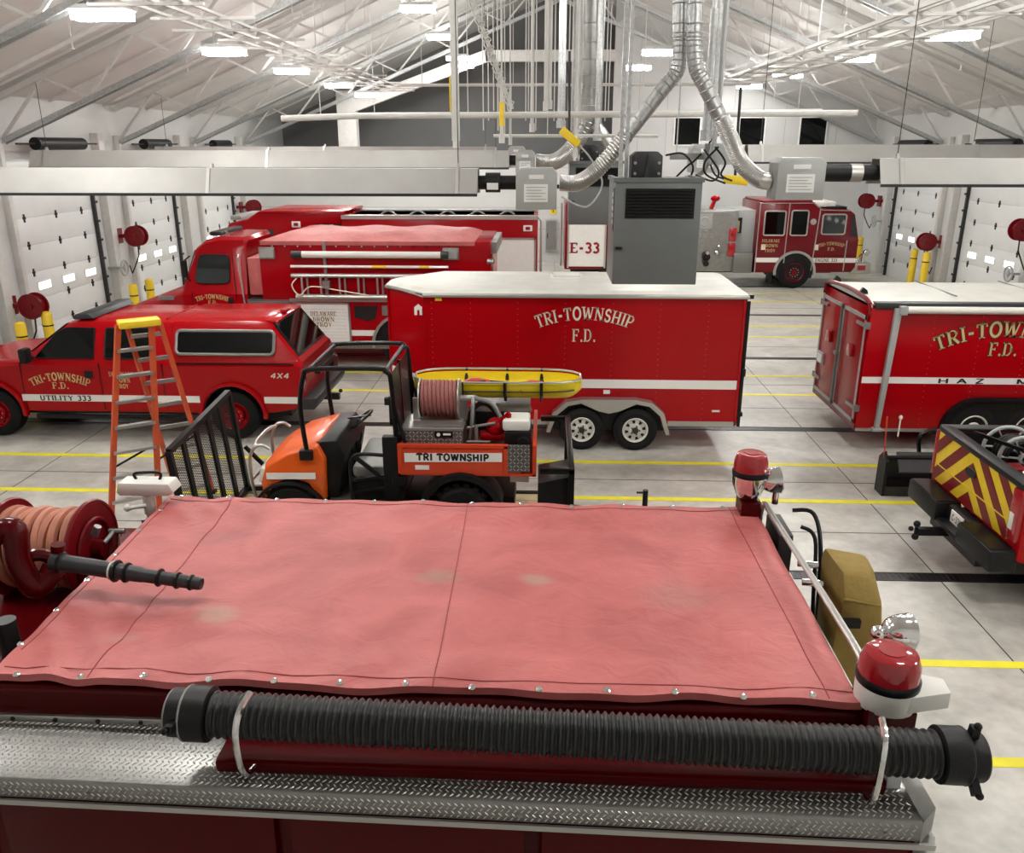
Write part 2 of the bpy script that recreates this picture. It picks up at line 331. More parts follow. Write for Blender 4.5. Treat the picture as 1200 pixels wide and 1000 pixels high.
# ------------------------------------------------------------------ lettering
def _arc(cx, cy, rx, ry, a0, a1, n=9):
    return [(cx+rx*math.cos(math.radians(a0+(a1-a0)*i/n)), cy+ry*math.sin(math.radians(a0+(a1-a0)*i/n))) for i in range(n+1)]
GL = {
 'T': (.8, [([(.4, 0), (.4, .97)], 1), ([(.04, .94), (.76, .94)], 0), ([(.07, .97), (.07, .74)], 0), ([(.73, .97), (.73, .74)], 0)]),
 'R': (.82, [([(.16, 0), (.16, 1)], 1), ([(.16, .95), (.42, .95)]+_arc(.42, .72, .24, .23, 90, -90)+[(.16, .49)], 0), ([(.66, .8), (.66, .64)], 1), ([(.38, .5), (.72, .02)], 1)]),
 'I': (.36, [([(.18, 0), (.18, 1)], 1)]),
 'O': (.86, [(_arc(.43, .5, .34, .46, 0, 360, 24), 1)]),
 'W': (1.14, [([(.1, 1), (.34, .02)], 1), ([(.34, .02), (.57, .95)], 0), ([(.55, .95), (.8, .02)], 1), ([(.8, .02), (1.04, 1)], 0)]),
 'N': (.9, [([(.15, 0), (.15, 1)], 0), ([(.15, .97), (.75, .03)], 1), ([(.75, 0), (.75, 1)], 0)]),
 'S': (.66, [(_arc(.33, .73, .22, .22, 20, 270, 12)+_arc(.33, .27, .23, .23, 90, -160, 12), 2), ([(.54, .95), (.54, .74)], 0), ([(.11, .05), (.11, .27)], 0)]),
 'H': (.9, [([(.17, 0), (.17, 1)], 1), ([(.73, 0), (.73, 1)], 1), ([(.17, .5), (.73, .5)], 0)]),
 'P': (.74, [([(.16, 0), (.16, 1)], 1), ([(.16, .95), (.4, .95)]+_arc(.4, .7, .25, .25, 90, -90)+[(.16, .45)], 0), ([(.64, .8), (.64, .6)], 1)]),
 'F': (.7, [([(.16, 0), (.16, 1)], 1), ([(.16, .95), (.66, .95)], 0), ([(.64, .98), (.64, .74)], 0), ([(.16, .5), (.5, .5)], 0), ([(.49, .6), (.49, .4)], 0)]),
 'D': (.84, [([(.16, 0), (.16, 1)], 1), ([(.16, .95), (.36, .95)]+_arc(.36, .5, .36, .45, 90, -90, 14)+[(.16, .05)], 0), ([(.7, .7), (.7, .3)], 1)]),
 'E': (.74, [([(.16, 0), (.16, 1)], 1), ([(.16, .95), (.66, .95)], 0), ([(.64, .98), (.64, .76)], 0), ([(.16, .5), (.5, .5)], 0), ([(.16, .05), (.68, .05)], 0), ([(.67, .02), (.67, .26)], 0)]),
 'L': (.68, [([(.16, 0), (.16, 1)], 1), ([(.16, .05), (.64, .05)], 0), ([(.62, .02), (.62, .28)], 0)]),
 'A': (.9, [([(.12, 0), (.45, 1)], 0), ([(.44, .98), (.78, 0)], 1), ([(.24, .34), (.68, .34)], 0)]),
 'B': (.76, [([(.16, 0), (.16, 1)], 1), ([(.16, .95), (.38, .95)]+_arc(.38, .74, .22, .21, 90, -90)+[(.16, .53)], 0), ([(.38, .53)]+_arc(.38, .29, .27, .24, 90, -90)+[(.16, .05)], 0), ([(.62, .4), (.62, .2)], 1)]),
 'Y': (.86, [([(.1, 1), (.43, .48)], 1), ([(.76, 1), (.43, .48)], 0), ([(.43, 0), (.43, .5)], 1)]),
 'U': (.86, [([(.17, 1), (.17, .35)]+_arc(.43, .33, .26, .29, 180, 360)+[(.69, 1)], 2)]),
 'M': (1.06, [([(.15, 0), (.15, 1)], 0), ([(.17, .97), (.52, .06)], 1), ([(.52, .06), (.88, .97)], 0), ([(.89, 0), (.89, 1)], 1)]),
 'Z': (.76, [([(.1, .95), (.66, .95)], 0), ([(.64, .95), (.12, .05)], 1), ([(.1, .05), (.68, .05)], 0)]),
 'G': (.86, [(_arc(.44, .5, .33, .45, 40, 330, 18), 2), ([(.74, .08), (.74, .44)], 1), ([(.54, .43), (.8, .43)], 0)]),
 'C': (.8, [(_arc(.44, .5, .33, .45, 40, 320, 18), 2)]),
 '3': (.66, [(_arc(.32, .74, .22, .21, 150, -80, 12)+_arc(.32, .28, .25, .24, 80, -150, 12), 2)]),
 '1': (.5, [([(.27, 0), (.27, 1)], 1), ([(.1, .8), (.27, .97)], 0)]),
 '4': (.72, [([(.5, 0), (.5, 1)], 1), ([(.5, .97), (.06, .3)], 0), ([(.06, .3), (.68, .3)], 0)]),
 'X': (.8, [([(.1, 1), (.7, 0)], 1), ([(.7, 1), (.1, 0)], 0)]),
 '-': (.5, [([(.08, .45), (.42, .45)], 1)]),
 '.': (.3, [([(.08, .08), (.24, .08)], 1)]),
 ' ': (.42, []),
}
def glyph_text(g, s, O, u, v, h, arc=0, serif=True, wt=1.0, width=None, gap=.1, slant=0):
    O, u, v = V(O), V(u).normalized(), V(v).normalized(); n = u.cross(v)
    tot = sum(GL[c][0]+gap for c in s)-gap; sc = h; sx = h if width is None else width/tot
    cur = -tot*sx/2; T, Nn = (.19*wt, .10*wt) if serif else (.17*wt, .17*wt)
    for c in s:
        w, st = GL[c]; mid = cur+w*sx/2
        if arc: a = mid/arc; base = O+u*(arc*math.sin(a))+v*(arc*math.cos(a)-arc); uu = u*math.cos(a)-v*math.sin(a); vv = v*math.cos(a)+u*math.sin(a)
        else: base, uu, vv = O+u*mid, u, v
        def mp(p): return base+uu*((p[0]-w/2)*sx+slant*p[1]*sc)+vv*(p[1]-.5)*sc
        for pts, k in st:
            wd = (Nn, T, (T+Nn)*.6)[k] if serif else T
            closed = pts[0] == pts[-1] or (len(pts) > 20 and abs(pts[0][0]-pts[-1][0]) < 1e-6 and abs(pts[0][1]-pts[-1][1]) < 1e-6)
            m = len(pts); vs = []
            for i in range(m):
                p0 = V(pts[i-1 if i else (m-2 if closed else 0)]); p1 = V(pts[(i+1) if i < m-1 else (1 if closed else m-1)])
                d = (p1-p0); d = d.normalized() if d.length else V((1, 0)); nr = V((-d.y, d.x)); p = V(pts[i]); vs += [mp(p+nr*wd/2), mp(p-nr*wd/2)]
            g.add(vs, [(2*i, 2*i+1, 2*i+3, 2*i+2) for i in range(m-1)])
            if serif and len(pts) == 2 and c not in '-.':
                for e in (0, 1):
                    p, q = V(pts[e]), V(pts[1-e])
                    if abs(p.y-q.y) > .9 and (p.y < .03 or p.y > .97):
                        yy = .035 if p.y < .5 else .965; hw = .10+wd/2
                        g.add([mp((p.x-hw, yy-.035*wt)), mp((p.x+hw, yy-.035*wt)), mp((p.x+hw, yy+.035*wt)), mp((p.x-hw, yy+.035*wt))], [(0, 1, 2, 3)])
        cur += (w+gap)*sx
    return g
def text(parent, s, O, u, v, h, m, **k):
    return part('lettering', glyph_text(G(), s, O, u, v, h, **k), m, parent)
XP, XN, YP, YN, ZP = (1, 0, 0), (-1, 0, 0), (0, 1, 0), (0, -1, 0), (0, 0, 1)
# ------------------------------------------------------------------ wheels (outer face towards -y before turning)
def wheel(root, c, r, w, style='steel', name='wheel'):
    c = V(c)
    rr = r*.58 if style != 'utv' else r*.45
    prof = [(rr, 0), (r*.80, -.01), (r*.93, .015), (r*.985, w*.1)]
    k = 5
    for i in range(k):
        a = w*(.14+.72*i/k); b = w*(.14+.72*(i+.8)/k); gp = w*(.14+.72*(i+.9)/k); prof += [(r, a), (r, b), (r*.965, gp)]
    prof += [(r*.985, w*.9), (r*.93, w-.015), (r*.8, w+.01), (rr, w)]
    g = G().lathe(prof, c+V((0, 0, 0)), YP, 40, cap=False); g.lathe([(rr, 0), (rr*.97, .04), (rr*.97, w-.04), (rr, w)], c, YP, 40, cap=False)
    if style == 'utv':
        for i in range(18):
            for sgn in (0, 1):
                a = 2*PI*(i+.5*sgn)/18; p = c+V((math.cos(a)*r, w*(.28+.44*sgn), math.sin(a)*r))
                g.cbox(p, (.05, w*.46, .06), Matrix.Rotation(-a, 3, 'Y'))
    ty = part(name, g, RUBBER, root)
    d = .035
    if style == 'spoke8':
        g = G().lathe([(rr*1.02, .0), (rr*.98, -.012), (rr*.9, .0), (rr*.86, .03), (rr*.5, .022), (rr*.45, -.005), (.01, -.005)], c, YP, 32, cap=False)
        part('rim', g, NEUT, ty)
        g = G()
        for i in range(8):
            a = 2*PI*i/8+.2; ca, sa = math.cos(a), math.sin(a)
            q = lambda rad, t: c+V((ca*rad-sa*t, .019 if rad > rr*.6 else .014, sa*rad+ca*t))
            g.slab([q(rr*.8, -.028), q(rr*.8, .028), q(rr*.56, .014), q(rr*.56, -.014)], YN, .008)
        part('hand_hole', g, BLACKM, ty)
        g = G().lathe([(.045, -.05), (.05, -.03), (.05, .01)], c, YP, 16)
        for i in range(5): a = 2*PI*i/5; g.cyl(c+V((math.cos(a)*.066, -.03, math.sin(a)*.066)), c+V((math.cos(a)*.066, .01, math.sin(a)*.066)), .013, n=6)
        part('hub', g, DARKST, ty)
    elif style in ('truck', 'pickup', 'utv'):
        dm = {'truck': MARO, 'pickup': RED, 'utv': BLACKM}[style]
        g = G().lathe([(rr*1.02, .0), (rr*.98, -.015), (rr*.92, .0), (rr*.88, .07), (rr*.62, .085), (rr*.58, .03), (rr*.34, .02), (rr*.3, -.03), (.01, -.035)], c, YP, 32, cap=False)
        part('rim', g, dm, ty)
        g = G()
        nn = 10 if style == 'truck' else 8
        for i in range(nn): a = 2*PI*i/nn; rad = rr*.46; g.cyl(c+V((math.cos(a)*rad, .0, math.sin(a)*rad)), c+V((math.cos(a)*rad, .04, math.sin(a)*rad)), rr*.045, n=6)
        part('lug_nuts', g, CHROME if style != 'utv' else STEEL, ty)
        if style != 'utv':
            g = G()
            for i in range(nn): a = 2*PI*(i+.5)/nn; rad = rr*.75; g.cyl(c+V((math.cos(a)*rad, .066, math.sin(a)*rad)), c+V((math.cos(a)*rad, .085, math.sin(a)*rad)), rr*.085, n=10)
            part('hand_hole', g, BLACKM, ty)
    return ty
def arch_pts(cx, cz, r, a0=180, a1=0, n=10):
    return [(cx+r*math.cos(math.radians(a0+(a1-a0)*i/n)), cz+r*math.sin(math.radians(a0+(a1-a0)*i/n))) for i in range(n+1)]
# ================================================================== THE HALL
XL, XR, YB, YG, YF = -11.8, 12.8, 35.0, 39.5, -2.2
RX, EZ, SL = .5, 4.62, .41                       # ridge, eave height and pitch of the lower chords
def chz(x): return EZ + SL*((x-XL) if x < RX else (XR-x)*(RX-XL)/(XR-RX))
struct('floor', G().box(XL-.3, XR+.3, YF-.3, YG, -.25, 0), CONC)
for i, y in enumerate((5.53, 6.86, 10.62, 12.0, 15.78, 17.18, 21.02, 22.3, 26.1, 27.6)):
    struct('floor_marking', G().box(XL+1.6, XR-1.6, y-.055, y+.055, 0, .004), YLINE)
for y in (3.4, 8.53, 13.69, 18.74, 23.9, 29.0):
    g = G().box(XL+1.2, XR-1.2, y-.1, y+.1, 0, .003); d = struct('floor_drain', g, BLACKM); BASE[d.name] = V()
    g = G()
    for s in (-.085, .085): g.box(XL+1.2, XR-1.2, y+s-.012, y+s+.012, .002, .007)
    for k in range(110):
        x = 1.5+k*.065
        g.box(x, x+.02, y-.08, y+.08, .002, .006)
    struct('grate', g, DARKST, d)
g = G()
for x in (-7.5, -3.4, .4, 4.45, 8.4): g.box(x-.006, x+.006, YF, YB, 0, .0025)
for y in (4.6, 9.65, 11.3, 14.9, 16.5, 19.9, 25.0, 31.0): g.box(XL, XR, y-.006, y+.006, 0, .0025)
struct('floor_joints', g, DARKST)
# walls
g = G().box(XL-.25, XL, YF, YG, 0, 5.9); struct('wall_left', g, WALLW)
g = G().box(XR, XR+.25, YF, YG, 0, 5.9); struct('wall_right', g, WALLW)
struct('wall_near', G().box(XL-.25, XR+.25, YF-.25, YF, 0, 11.5), WALLW)
w = struct('wall_back', G().box(XL, XR, YB, YB+.2, 0, 4.2), WALLW)
g = G()
for z in (1.35, 2.2, 3.0, 3.75): g.box(XL, 3, YB-.006, YB, z-.008, z+.008)
struct('panel_seam', g, GREYL, w)
struct('ledge_slab', G().box(XL, XR, YB+.05, YG, 4.1, 4.2), WALLW)
struct('wall_gable', G().prism([(XL, 4.2), (XR, 4.2), (XR, 6), (RX, 11), (XL, 6)], 'y', YG-.2, YG), WALLDIM)
g = G().prism([(2.6, 4.2), (XR, 4.2), (XR, chz(XR)+1.1), (2.6, chz(2.6)+1.1)], 'y', YB, YB+.2)
w = struct('wall_upper', g, WALLW)
g = G()
for x in (3.6, 4.7, 6.7, 7.3, 9.3, 11.3): g.box(x-.008, x+.008, YB-.006, YB, 4.2, chz(x))
struct('panel_seam', g, GREYL, w)
for i, (xa, xb) in enumerate(((5.05, 6.0), (7.55, 8.5), (9.9, 10.88))):
    o = struct('window_%d' % (i+1), G().box(xa, xb, YB-.03, YB+.01, 4.62, 5.6), GLASS)
    g = G()
    for (a, b, c, d) in ((xa-.05, xa, 4.57, 5.65), (xb, xb+.05, 4.57, 5.65), (xa, xb, 4.57, 4.62), (xa, xb, 5.6, 5.65)): g.box(a, b, YB-.05, YB, c, d)
    struct('window_frame', g, WHITE, o)
struct('column', G().box(-8.25, -7.5, YB-.1, YB+.35, 4.2, chz(-7.9)+.4), STEELW)
g = G().bar((-7.9, YB, 5.95), (-2.2, YB, 7.9), .3, .42).bar((-2.35, YB, 7.85), (2.7, YB, 7.85), .3, .4)
struct('gable_beam', g, STEELW)
# roof liner
g = G()
for (xa, xb) in ((XL-.3, RX), (RX, XR+.3)):
    za, zb = chz(max(XL, min(XR, xa)))+1.0, chz(max(XL, min(XR, xb)))+1.0
    if xa < XL: za -= .12
    if xb > XR: zb -= .12
    g.add([(xa, YF-.3, za), (xb, YF-.3, zb), (xb, YG+.2, zb), (xa, YG+.2, za), (xa, YF-.3, za+.2), (xb, YF-.3, zb+.2), (xb, YG+.2, zb+.2), (xa, YG+.2, za+.2)],
          [(0, 1, 2, 3), (4, 7, 6, 5), (0, 4, 5, 1), (1, 5, 6, 2), (2, 6, 7, 3), (3, 7, 4, 0)])
cl = struct('ceiling', g, CEIL)
g = G()
for k in range(14):                                # liner ribs running up the slope
    y = 3.0+k*2.55
    for (xa, xb) in ((XL, RX), (RX, XR)): g.bar((xa, y, chz(xa)+.975), (xb, y, chz(xb)+.975), .07, .05)
struct('liner_rib', g, CEIL, cl)
for fy in (3.4, 8.5, 13.5, 18.6, 23.8, 28.9, 34.0):
    t = bpy.data.objects.new('roof_beam', None); C.objects.link(t); t['kind'] = 'structure'; BASE[t.name] = V()
    g, gw = G(), G()
    for (xa, xb) in ((XL+.1, RX), (RX, XR-.1)):
        for s in (-.11, .11): g.bar((xa, fy+s, chz(xa)), (xb, fy+s, chz(xb)), .045, .10)
        gw.bar((xa, fy, chz(xa)+.86), (xb, fy, chz(xb)+.86), .16, .10)
        n = 6
        for k in range(n):
            x0 = xa+(xb-xa)*k/n; x1 = xa+(xb-xa)*(k+.55)/n; x2 = xa+(xb-xa)*(k+1)/n
            gw.bar((x0, fy, chz(x0)+.05), (x1, fy, chz(x1)+.84), .06, .06); gw.bar((x1, fy, chz(x1)+.84), (x2, fy, chz(x2)+.05), .05, .05)
    struct('chord', g, GALV, t); struct('web', gw, STEELW, t)
# sprinkler pipes under the slope
for k, y in enumerate((11.6, 16.4, 21.6, 26.6)):
    for side in (0, 1):
        xa, xb = ((-10.6, -1.0) if side == 0 else (2.0, 11.6))
        g = G().cyl((xa, y, chz(xa)+.52), (xb, y, chz(xb)+.52), .045, n=10)
        o = single('sprinkler_pipe', g, STEELW, 'white sprinkler pipe running over the %s, %s of four towards the gable' % (('utility pickup', 'hazmat trailer')[side], ('first', 'second', 'third', 'fourth')[k]), 'pipe', group='sprinkler pipes under the roof')
        g = G()
        for q in (.2, .5, .8):
            x = xa+(xb-xa)*q; z = chz(x)+.52
            g.cyl((x, y, z), (x, y, z-.14), .02, n=8).cyl((x, y, z-.14), (x, y, z-.155), .05, n=10).cyl((x, y, z), (x, y, z+.45), .009, n=5)
        part('sprinkler_head', g, STEELW, o)
# ------------------------------------------------------------------ sectional doors
def door(n, x, y0, y1, s, wins):                   # s: +1 on the left wall, -1 on the right one
    h = 4.25; bx = lambda a, b: (min(x+s*a, x+s*b), max(x+s*a, x+s*b))
    o = bpy.data.objects.new('door_%d' % n, None); C.objects.link(o); o['kind'] = 'structure'; BASE[o.name] = V()
    ns = 7
    for k in range(ns):
        a, b = bx(.01, .07); z0 = k*h/ns
        p = struct('door_panel', G().box(a, b, y0, y1, z0+.002, z0+h/ns-.002), DOORW, o, bev=.003)
    for wy in wins:
        a, b = bx(.065, .08)
        f = struct('door_window', G().box(a, b, wy-.29, wy+.29, 1.37, 1.61), WHITE, o, bev=.01)
        a, b = bx(.079, .084); struct('pane', G().box(a, b, wy-.24, wy+.24, 1.41, 1.57), WINLIT, f)
    for k in range(1, ns):
        for q in (.12, .5, .84):
            wy = y0+(y1-y0)*q; a, b = bx(.068, .09)
            struct('hinge', G().box(a, b, wy-.025, wy+.025, k*h/ns-.09, k*h/ns+.09).box(a, b, wy-.05, wy+.05, k*h/ns-.02, k*h/ns+.03), DARKST, o)
    g = G()
    a, b = bx(.07, .16)
    for yy in (y1+.03,): g.box(a, b, yy-.035, yy+.035, 0, h+.1)
    struct('door_track', g, DARKST, o)
    g = G()
    for k in range(9):
        for yy in (y1+.03,): a, b = bx(.12, .2); g.box(a, b, yy-.06, yy+.06, .3+k*.48, .36+k*.48)
    struct('track_bracket', g, DARKST, o)
    a, b = bx(.0, .16); struct('door_post', G().box(a, b, y0-.14, y0, 0, h+.6), STEELW, o, bev=.01)
    a = x+s*.45
    struct('spring_drum', G().cyl((a, y0+.7, h+.38), (a, y1-.7, h+.38), .14, n=16).cyl((a, y0, h+.38), (a, y1, h+.38), .02, n=8), BLACKP, o)
    return o
n = 0
for (y0, y1, s) in ((13.4, 17.0, 1), (18.5, 21.9, 1), (23.8, 26.8, 1), (29.0, 31.9, 1), (17.6, 21.2, -1), (22.9, 26.5, -1), (28.3, 31.9, -1)):
    n += 1; c = (y0+y1)/2+(.1 if y0 == 18.5 else 0)
    door(n, XL if s > 0 else XR, y0, y1, s, (c-1.05, c, c+1.05))
for k, (x, y, s) in enumerate(((XL, 17.6, 1), (XL, 22.6, 1), (XL, 27.7, 1), (XL, 33.2, 1), (XR, 21.8, -1), (XR, 27.4, -1), (XR, 32.6, -1))):
    a = sorted((x, x+s*.22)); struct('trim_%d' % (k+1), G().box(a[0], a[1], y-.14, y+.14, 0, 4.9), STEELW, bev=.01)
# ------------------------------------------------------------------ hose reels and bollards along the door walls
def hose_reel(c, s, label, col):
    c = V(c); t = thing('hose_reel', label, 'hose reel', (c.x, c.y, c.z-.35), 0, 'red hose reels on the door walls')
    w = .13; R = .27; a = V((0, 1, 0))
    g = G().cyl(c-a*w, c-a*(w-.02), R, n=32).cyl(c+a*(w-.02), c+a*w, R, n=32)
    for sg in (-1, 1): g.torus(c+a*w*sg, a, R-.005, .015, 32, 6); g.cyl(c+a*w*sg, c+a*(w+.05)*sg, .07, n=12)
    part('reel_flange', g, REDM, t)
    g = G()
    for k in range(4): g.torus(c+a*(-w+.05+k*.055), a, .18, .028, 24, 6)
    part('hose_coil', g, REDM, t)
    g = G().box(*sorted((c.x, c.x-s*.648)), c.y-.05, c.y+.05, c.z-.05, c.z+.05).cbox((c.x-s*.48, c.y, c.z), (.06, .3, .4))
    part('wall_mount', g, REDM, t)
    g = G().tube([c+V((s*.1, -.18, -.25)), c+V((s*.12, -.25, -.5)), c+V((-s*.05, -.2, -.8)), c+V((-s*.2, -.1, -1.0)), c+V((-s*.3, 0, -.8))], .018, 6)
    part('hose_tail', g, BLACKP, t)
for (p, s, l) in (((-11.15, 17.75, 1.27), 1, 'low red hose reel above two yellow bollards, beyond the utility pickup bonnet'),
                  ((-11.15, 22.9, 2.25), 1, 'red hose reel on the wall between two doors, above the tanker bonnet'),
                  ((-11.15, 32.6, 2.35), 1, 'red hose reel in the hall corner above the cab of the engine behind the tanker'),
                  ((12.15, 27.6, 1.68), -1, 'red hose reel above two tall yellow bollards, beyond the hazmat trailer roof'),
                  ((12.15, 22.3, 2.55), -1, 'red hose reel half out of frame above the hazmat trailer'),
                  ((12.15, 33.2, 2.6), -1, 'red hose reel in the hall corner beyond the E-33 engine windscreen')):
    hose_reel(p, s, l, RED)
def bollard(x, y, h, label):
    o = single('bollard', G().lathe([(.11, 0), (.11, h-.06), (.09, h-.02), (.04, h)], (x, y, 0), ZP, 20), YELL, label, 'bollard', group='yellow bollards beside the doors')
    part('band', G().lathe([(.1125, h-.32), (.1125, h-.29)], (x, y, 0), ZP, 20), BLACKM, o)
for (x, y, h, l) in ((-10.95, 16.85, 1.1, 'yellow bollard just in front of the low hose reel, half hidden by the pickup bonnet'), (-10.9, 17.75, 1.15, 'yellow bollard behind the low hose reel, beside the pickup windscreen'),
                     (-10.95, 21.9, 1.1, 'yellow bollard ahead of the tanker bonnet, the one nearer the pickup roof bar'), (-10.95, 22.85, 1.1, 'yellow bollard ahead of the tanker bonnet, the one nearer the tanker'),
                     (12.0, 27.1, 1.42, 'taller-looking yellow bollard under the hose reel beyond the hazmat trailer'), (12.0, 28.0, 1.42, 'yellow bollard under the hose reel beyond the hazmat trailer, the one nearer the E-33 engine'),
                     (12.0, 32.9, 1.3, 'yellow bollard beyond the bumper of the far engine')):
    bollard(x, y, h, l)
for k, (p, l) in enumerate((((-11.35, 22.4, 1.45), 'pale round wall fan below the hose reel by the tanker'), ((12.3, 32.6, 1.9), 'pale round wall fan beyond the E-33 engine windscreen'), ((12.35, 22.9, 1.35), 'pale round wall fan under the half-hidden hose reel above the hazmat trailer'))):
    o = single('wall_fan', G().torus(p, XP, .2, .025, 24, 6).cyl(V(p)-V((.03, 0, 0)), V(p)+V((.03, 0, 0)), .06, n=14), GREYL, l, 'fan', group='wall fans')
    g = G()
    for i in range(8): a = PI*i/8; g.bar(V(p)+V((0, math.cos(a)*.2, math.sin(a)*.2)), V(p)-V((0, math.cos(a)*.2, math.sin(a)*.2)), .01, .01)
    part('guard', g, GREYL, o)
    part('fan_bracket', G().box(*sorted((p[0], XL if p[0] < 0 else XR)), p[1]-.03, p[1]+.03, p[2]-.03, p[2]+.03), GREYL, o)
# fittings on the back wall
o = single('electrical_panel', G().box(.02, .5, 34.78, 34.985, .5, 1.75), GREYL, 'grey electrical cabinet on the white back wall beside the far engine', 'cabinet', bev=.01)
part('panel_door', G().box(.06, .46, 34.765, 34.78, .55, 1.7), STEEL, o)
part('switch_handle', G().box(.1, .13, 34.75, 34.765, 1.0, 1.2), BLACKP, o)
o = single('warning_sign', G().box(.2, .46, 34.97, 35, 1.95, 2.2), YELL, 'small yellow warning sign above the grey electrical cabinet', 'sign')
part('lettering', glyph_text(G(), 'X', (.33, 34.968, 2.07), XP, ZP, .12, serif=False), BLET, o)
o = single('wall_horn', G().box(.1, .28, 34.9, 35, 2.45, 2.75), BLACKP, 'small black alarm sounder high on the white back wall', 'alarm', bev=.02)
o = single('wall_vent', G().box(-4.6, -4.2, 34.95, 35, 3.0, 3.25), GREYL, 'smaller square grille on the back wall above the rear engine body', 'vent')
o = single('wall_vent', G().box(-3.6, -3.2, 34.95, 35, 2.9, 3.3), STEEL, 'taller square grille on the back wall above the rear engine body', 'vent')
for xa, xb, l in ((-2.4, -.95, 'shorter dark slot vent on the back wall, beside the tall grille'), (-.7, .9, 'longer dark slot vent on the back wall, beside the first heater box')):
    single('slot_vent', G().box(xa, xb, 34.96, 35, 2.95, 3.1), BLACKM, l, 'vent')
# ------------------------------------------------------------------ lamps
def lamp_proto():
    t = thing('high_bay_light', 'high bay light', 'light', (0, 0, 0), 0, 'white high bay lights under the roof')
    g = G().loft([[(-.42, -.16, .03), (.42, -.16, .03), (.42, .16, .03), (-.42, .16, .03)], [(-.44, -.18, .06), (.44, -.18, .06), (.44, .18, .06), (-.44, .18, .06)], [(-.32, -.12, .13), (.32, -.12, .13), (.32, .12, .13), (-.32, .12, .13)]])
    part('housing', g, WHITE, t)
    part('diffuser', G().box(-.41, .41, -.155, .155, -.075, .028), LAMP, t)
    part('hanger', G().cyl((-.2, 0, .12), (-.2, 0, .6), .012, n=6).cyl((.2, 0, .12), (.2, 0, .6), .012, n=6), STEELW, t)
    return t
lp = None
def lamp(x, y, z, label):
    global lp
    if lp is None: lp = lamp_proto(); lp.location = (x, y, z); lp['label'] = label; return lp
    return cthing(lp, (x, y, z), label)
ordn = ['first', 'second', 'third', 'fourth', 'fifth', 'sixth', 'seventh']
for k, (px, py) in enumerate(((120, 17), (263, 60), (342, 83), (397, 100), (430, 111))):
    x = -6.6; d = _ray(px, py); tt = x/d.x; p = V((0, 0, CAM_H))+d*tt; lamp(p.x, p.y, p.z, '%s glowing high bay light of the outer row on the utility pickup side' % ordn[k])
for k, (px, py) in enumerate(((490, 10), (517, 43), (537, 68), (551, 85))):
    x = -3.2; d = _ray(px, py); tt = x/d.x; p = V((0, 0, CAM_H))+d*tt; lamp(p.x, min(p.y, 34.5), p.z, '%s glowing high bay light of the inner row beside the white cable post' % ordn[k])
for k, (px, py) in enumerate(((1117, 41), (1002, 68), (923, 88), (878, 101))):
    x = 7.3; d = _ray(px, py); tt = x/d.x; p = V((0, 0, CAM_H))+d*tt; lamp(p.x, p.y, p.z, '%s glowing high bay light of the outer row on the hazmat trailer side' % ordn[k])
for k, (px, py) in enumerate(((772, 61), (747, 79))):
    x = 2.9; d = _ray(px, py); tt = x/d.x; p = V((0, 0, CAM_H))+d*tt; lamp(p.x, p.y, p.z, '%s glowing high bay light hanging low before the upper white wall' % ordn[k])
for (x, y, z, l) in ((-6.6, 9.3, 6.5, 'high bay light of the outer row on the ladder side, above the front engine'), (-6.6, 4.6, 6.5, 'high bay light of the outer row on the ladder side, over the gallery front'),
                     (7.3, 10.4, 6.5, 'high bay light of the outer row above the chevron pickup'), (7.3, 5.2, 6.5, 'high bay light of the outer row on the chevron pickup side, over the gallery front'),
                     (6.6, 1.8, 6.5, 'unseen high bay light added to lift the floor on the chevron pickup side, right over the gallery'.replace('right ', '')),  # extra lamp out of view, added to brighten the near floor
                     (-3.2, 15.2, 7.8, 'high bay light of the inner row over the cargo trailer'), (-3.2, 10.2, 7.8, 'high bay light of the inner row over the utility vehicle'), (-3.2, 4.3, 7.8, 'high bay light of the inner row over the front engine'),
                     (3.6, 4.3, 7.8, 'high bay light of the inner row over the engine tail'), (3.9, 10.2, 7.8, 'high bay light of the inner row over the free bay'), (3.9, 15.0, 7.8, 'high bay light of the inner row over the open lane')):
    lamp(x, y, z, l)
p = AY(862, 0, 15); lamp(4.1, 15.9, p.z+.02, 'high bay light cut by the top edge above the right duct') if False else None
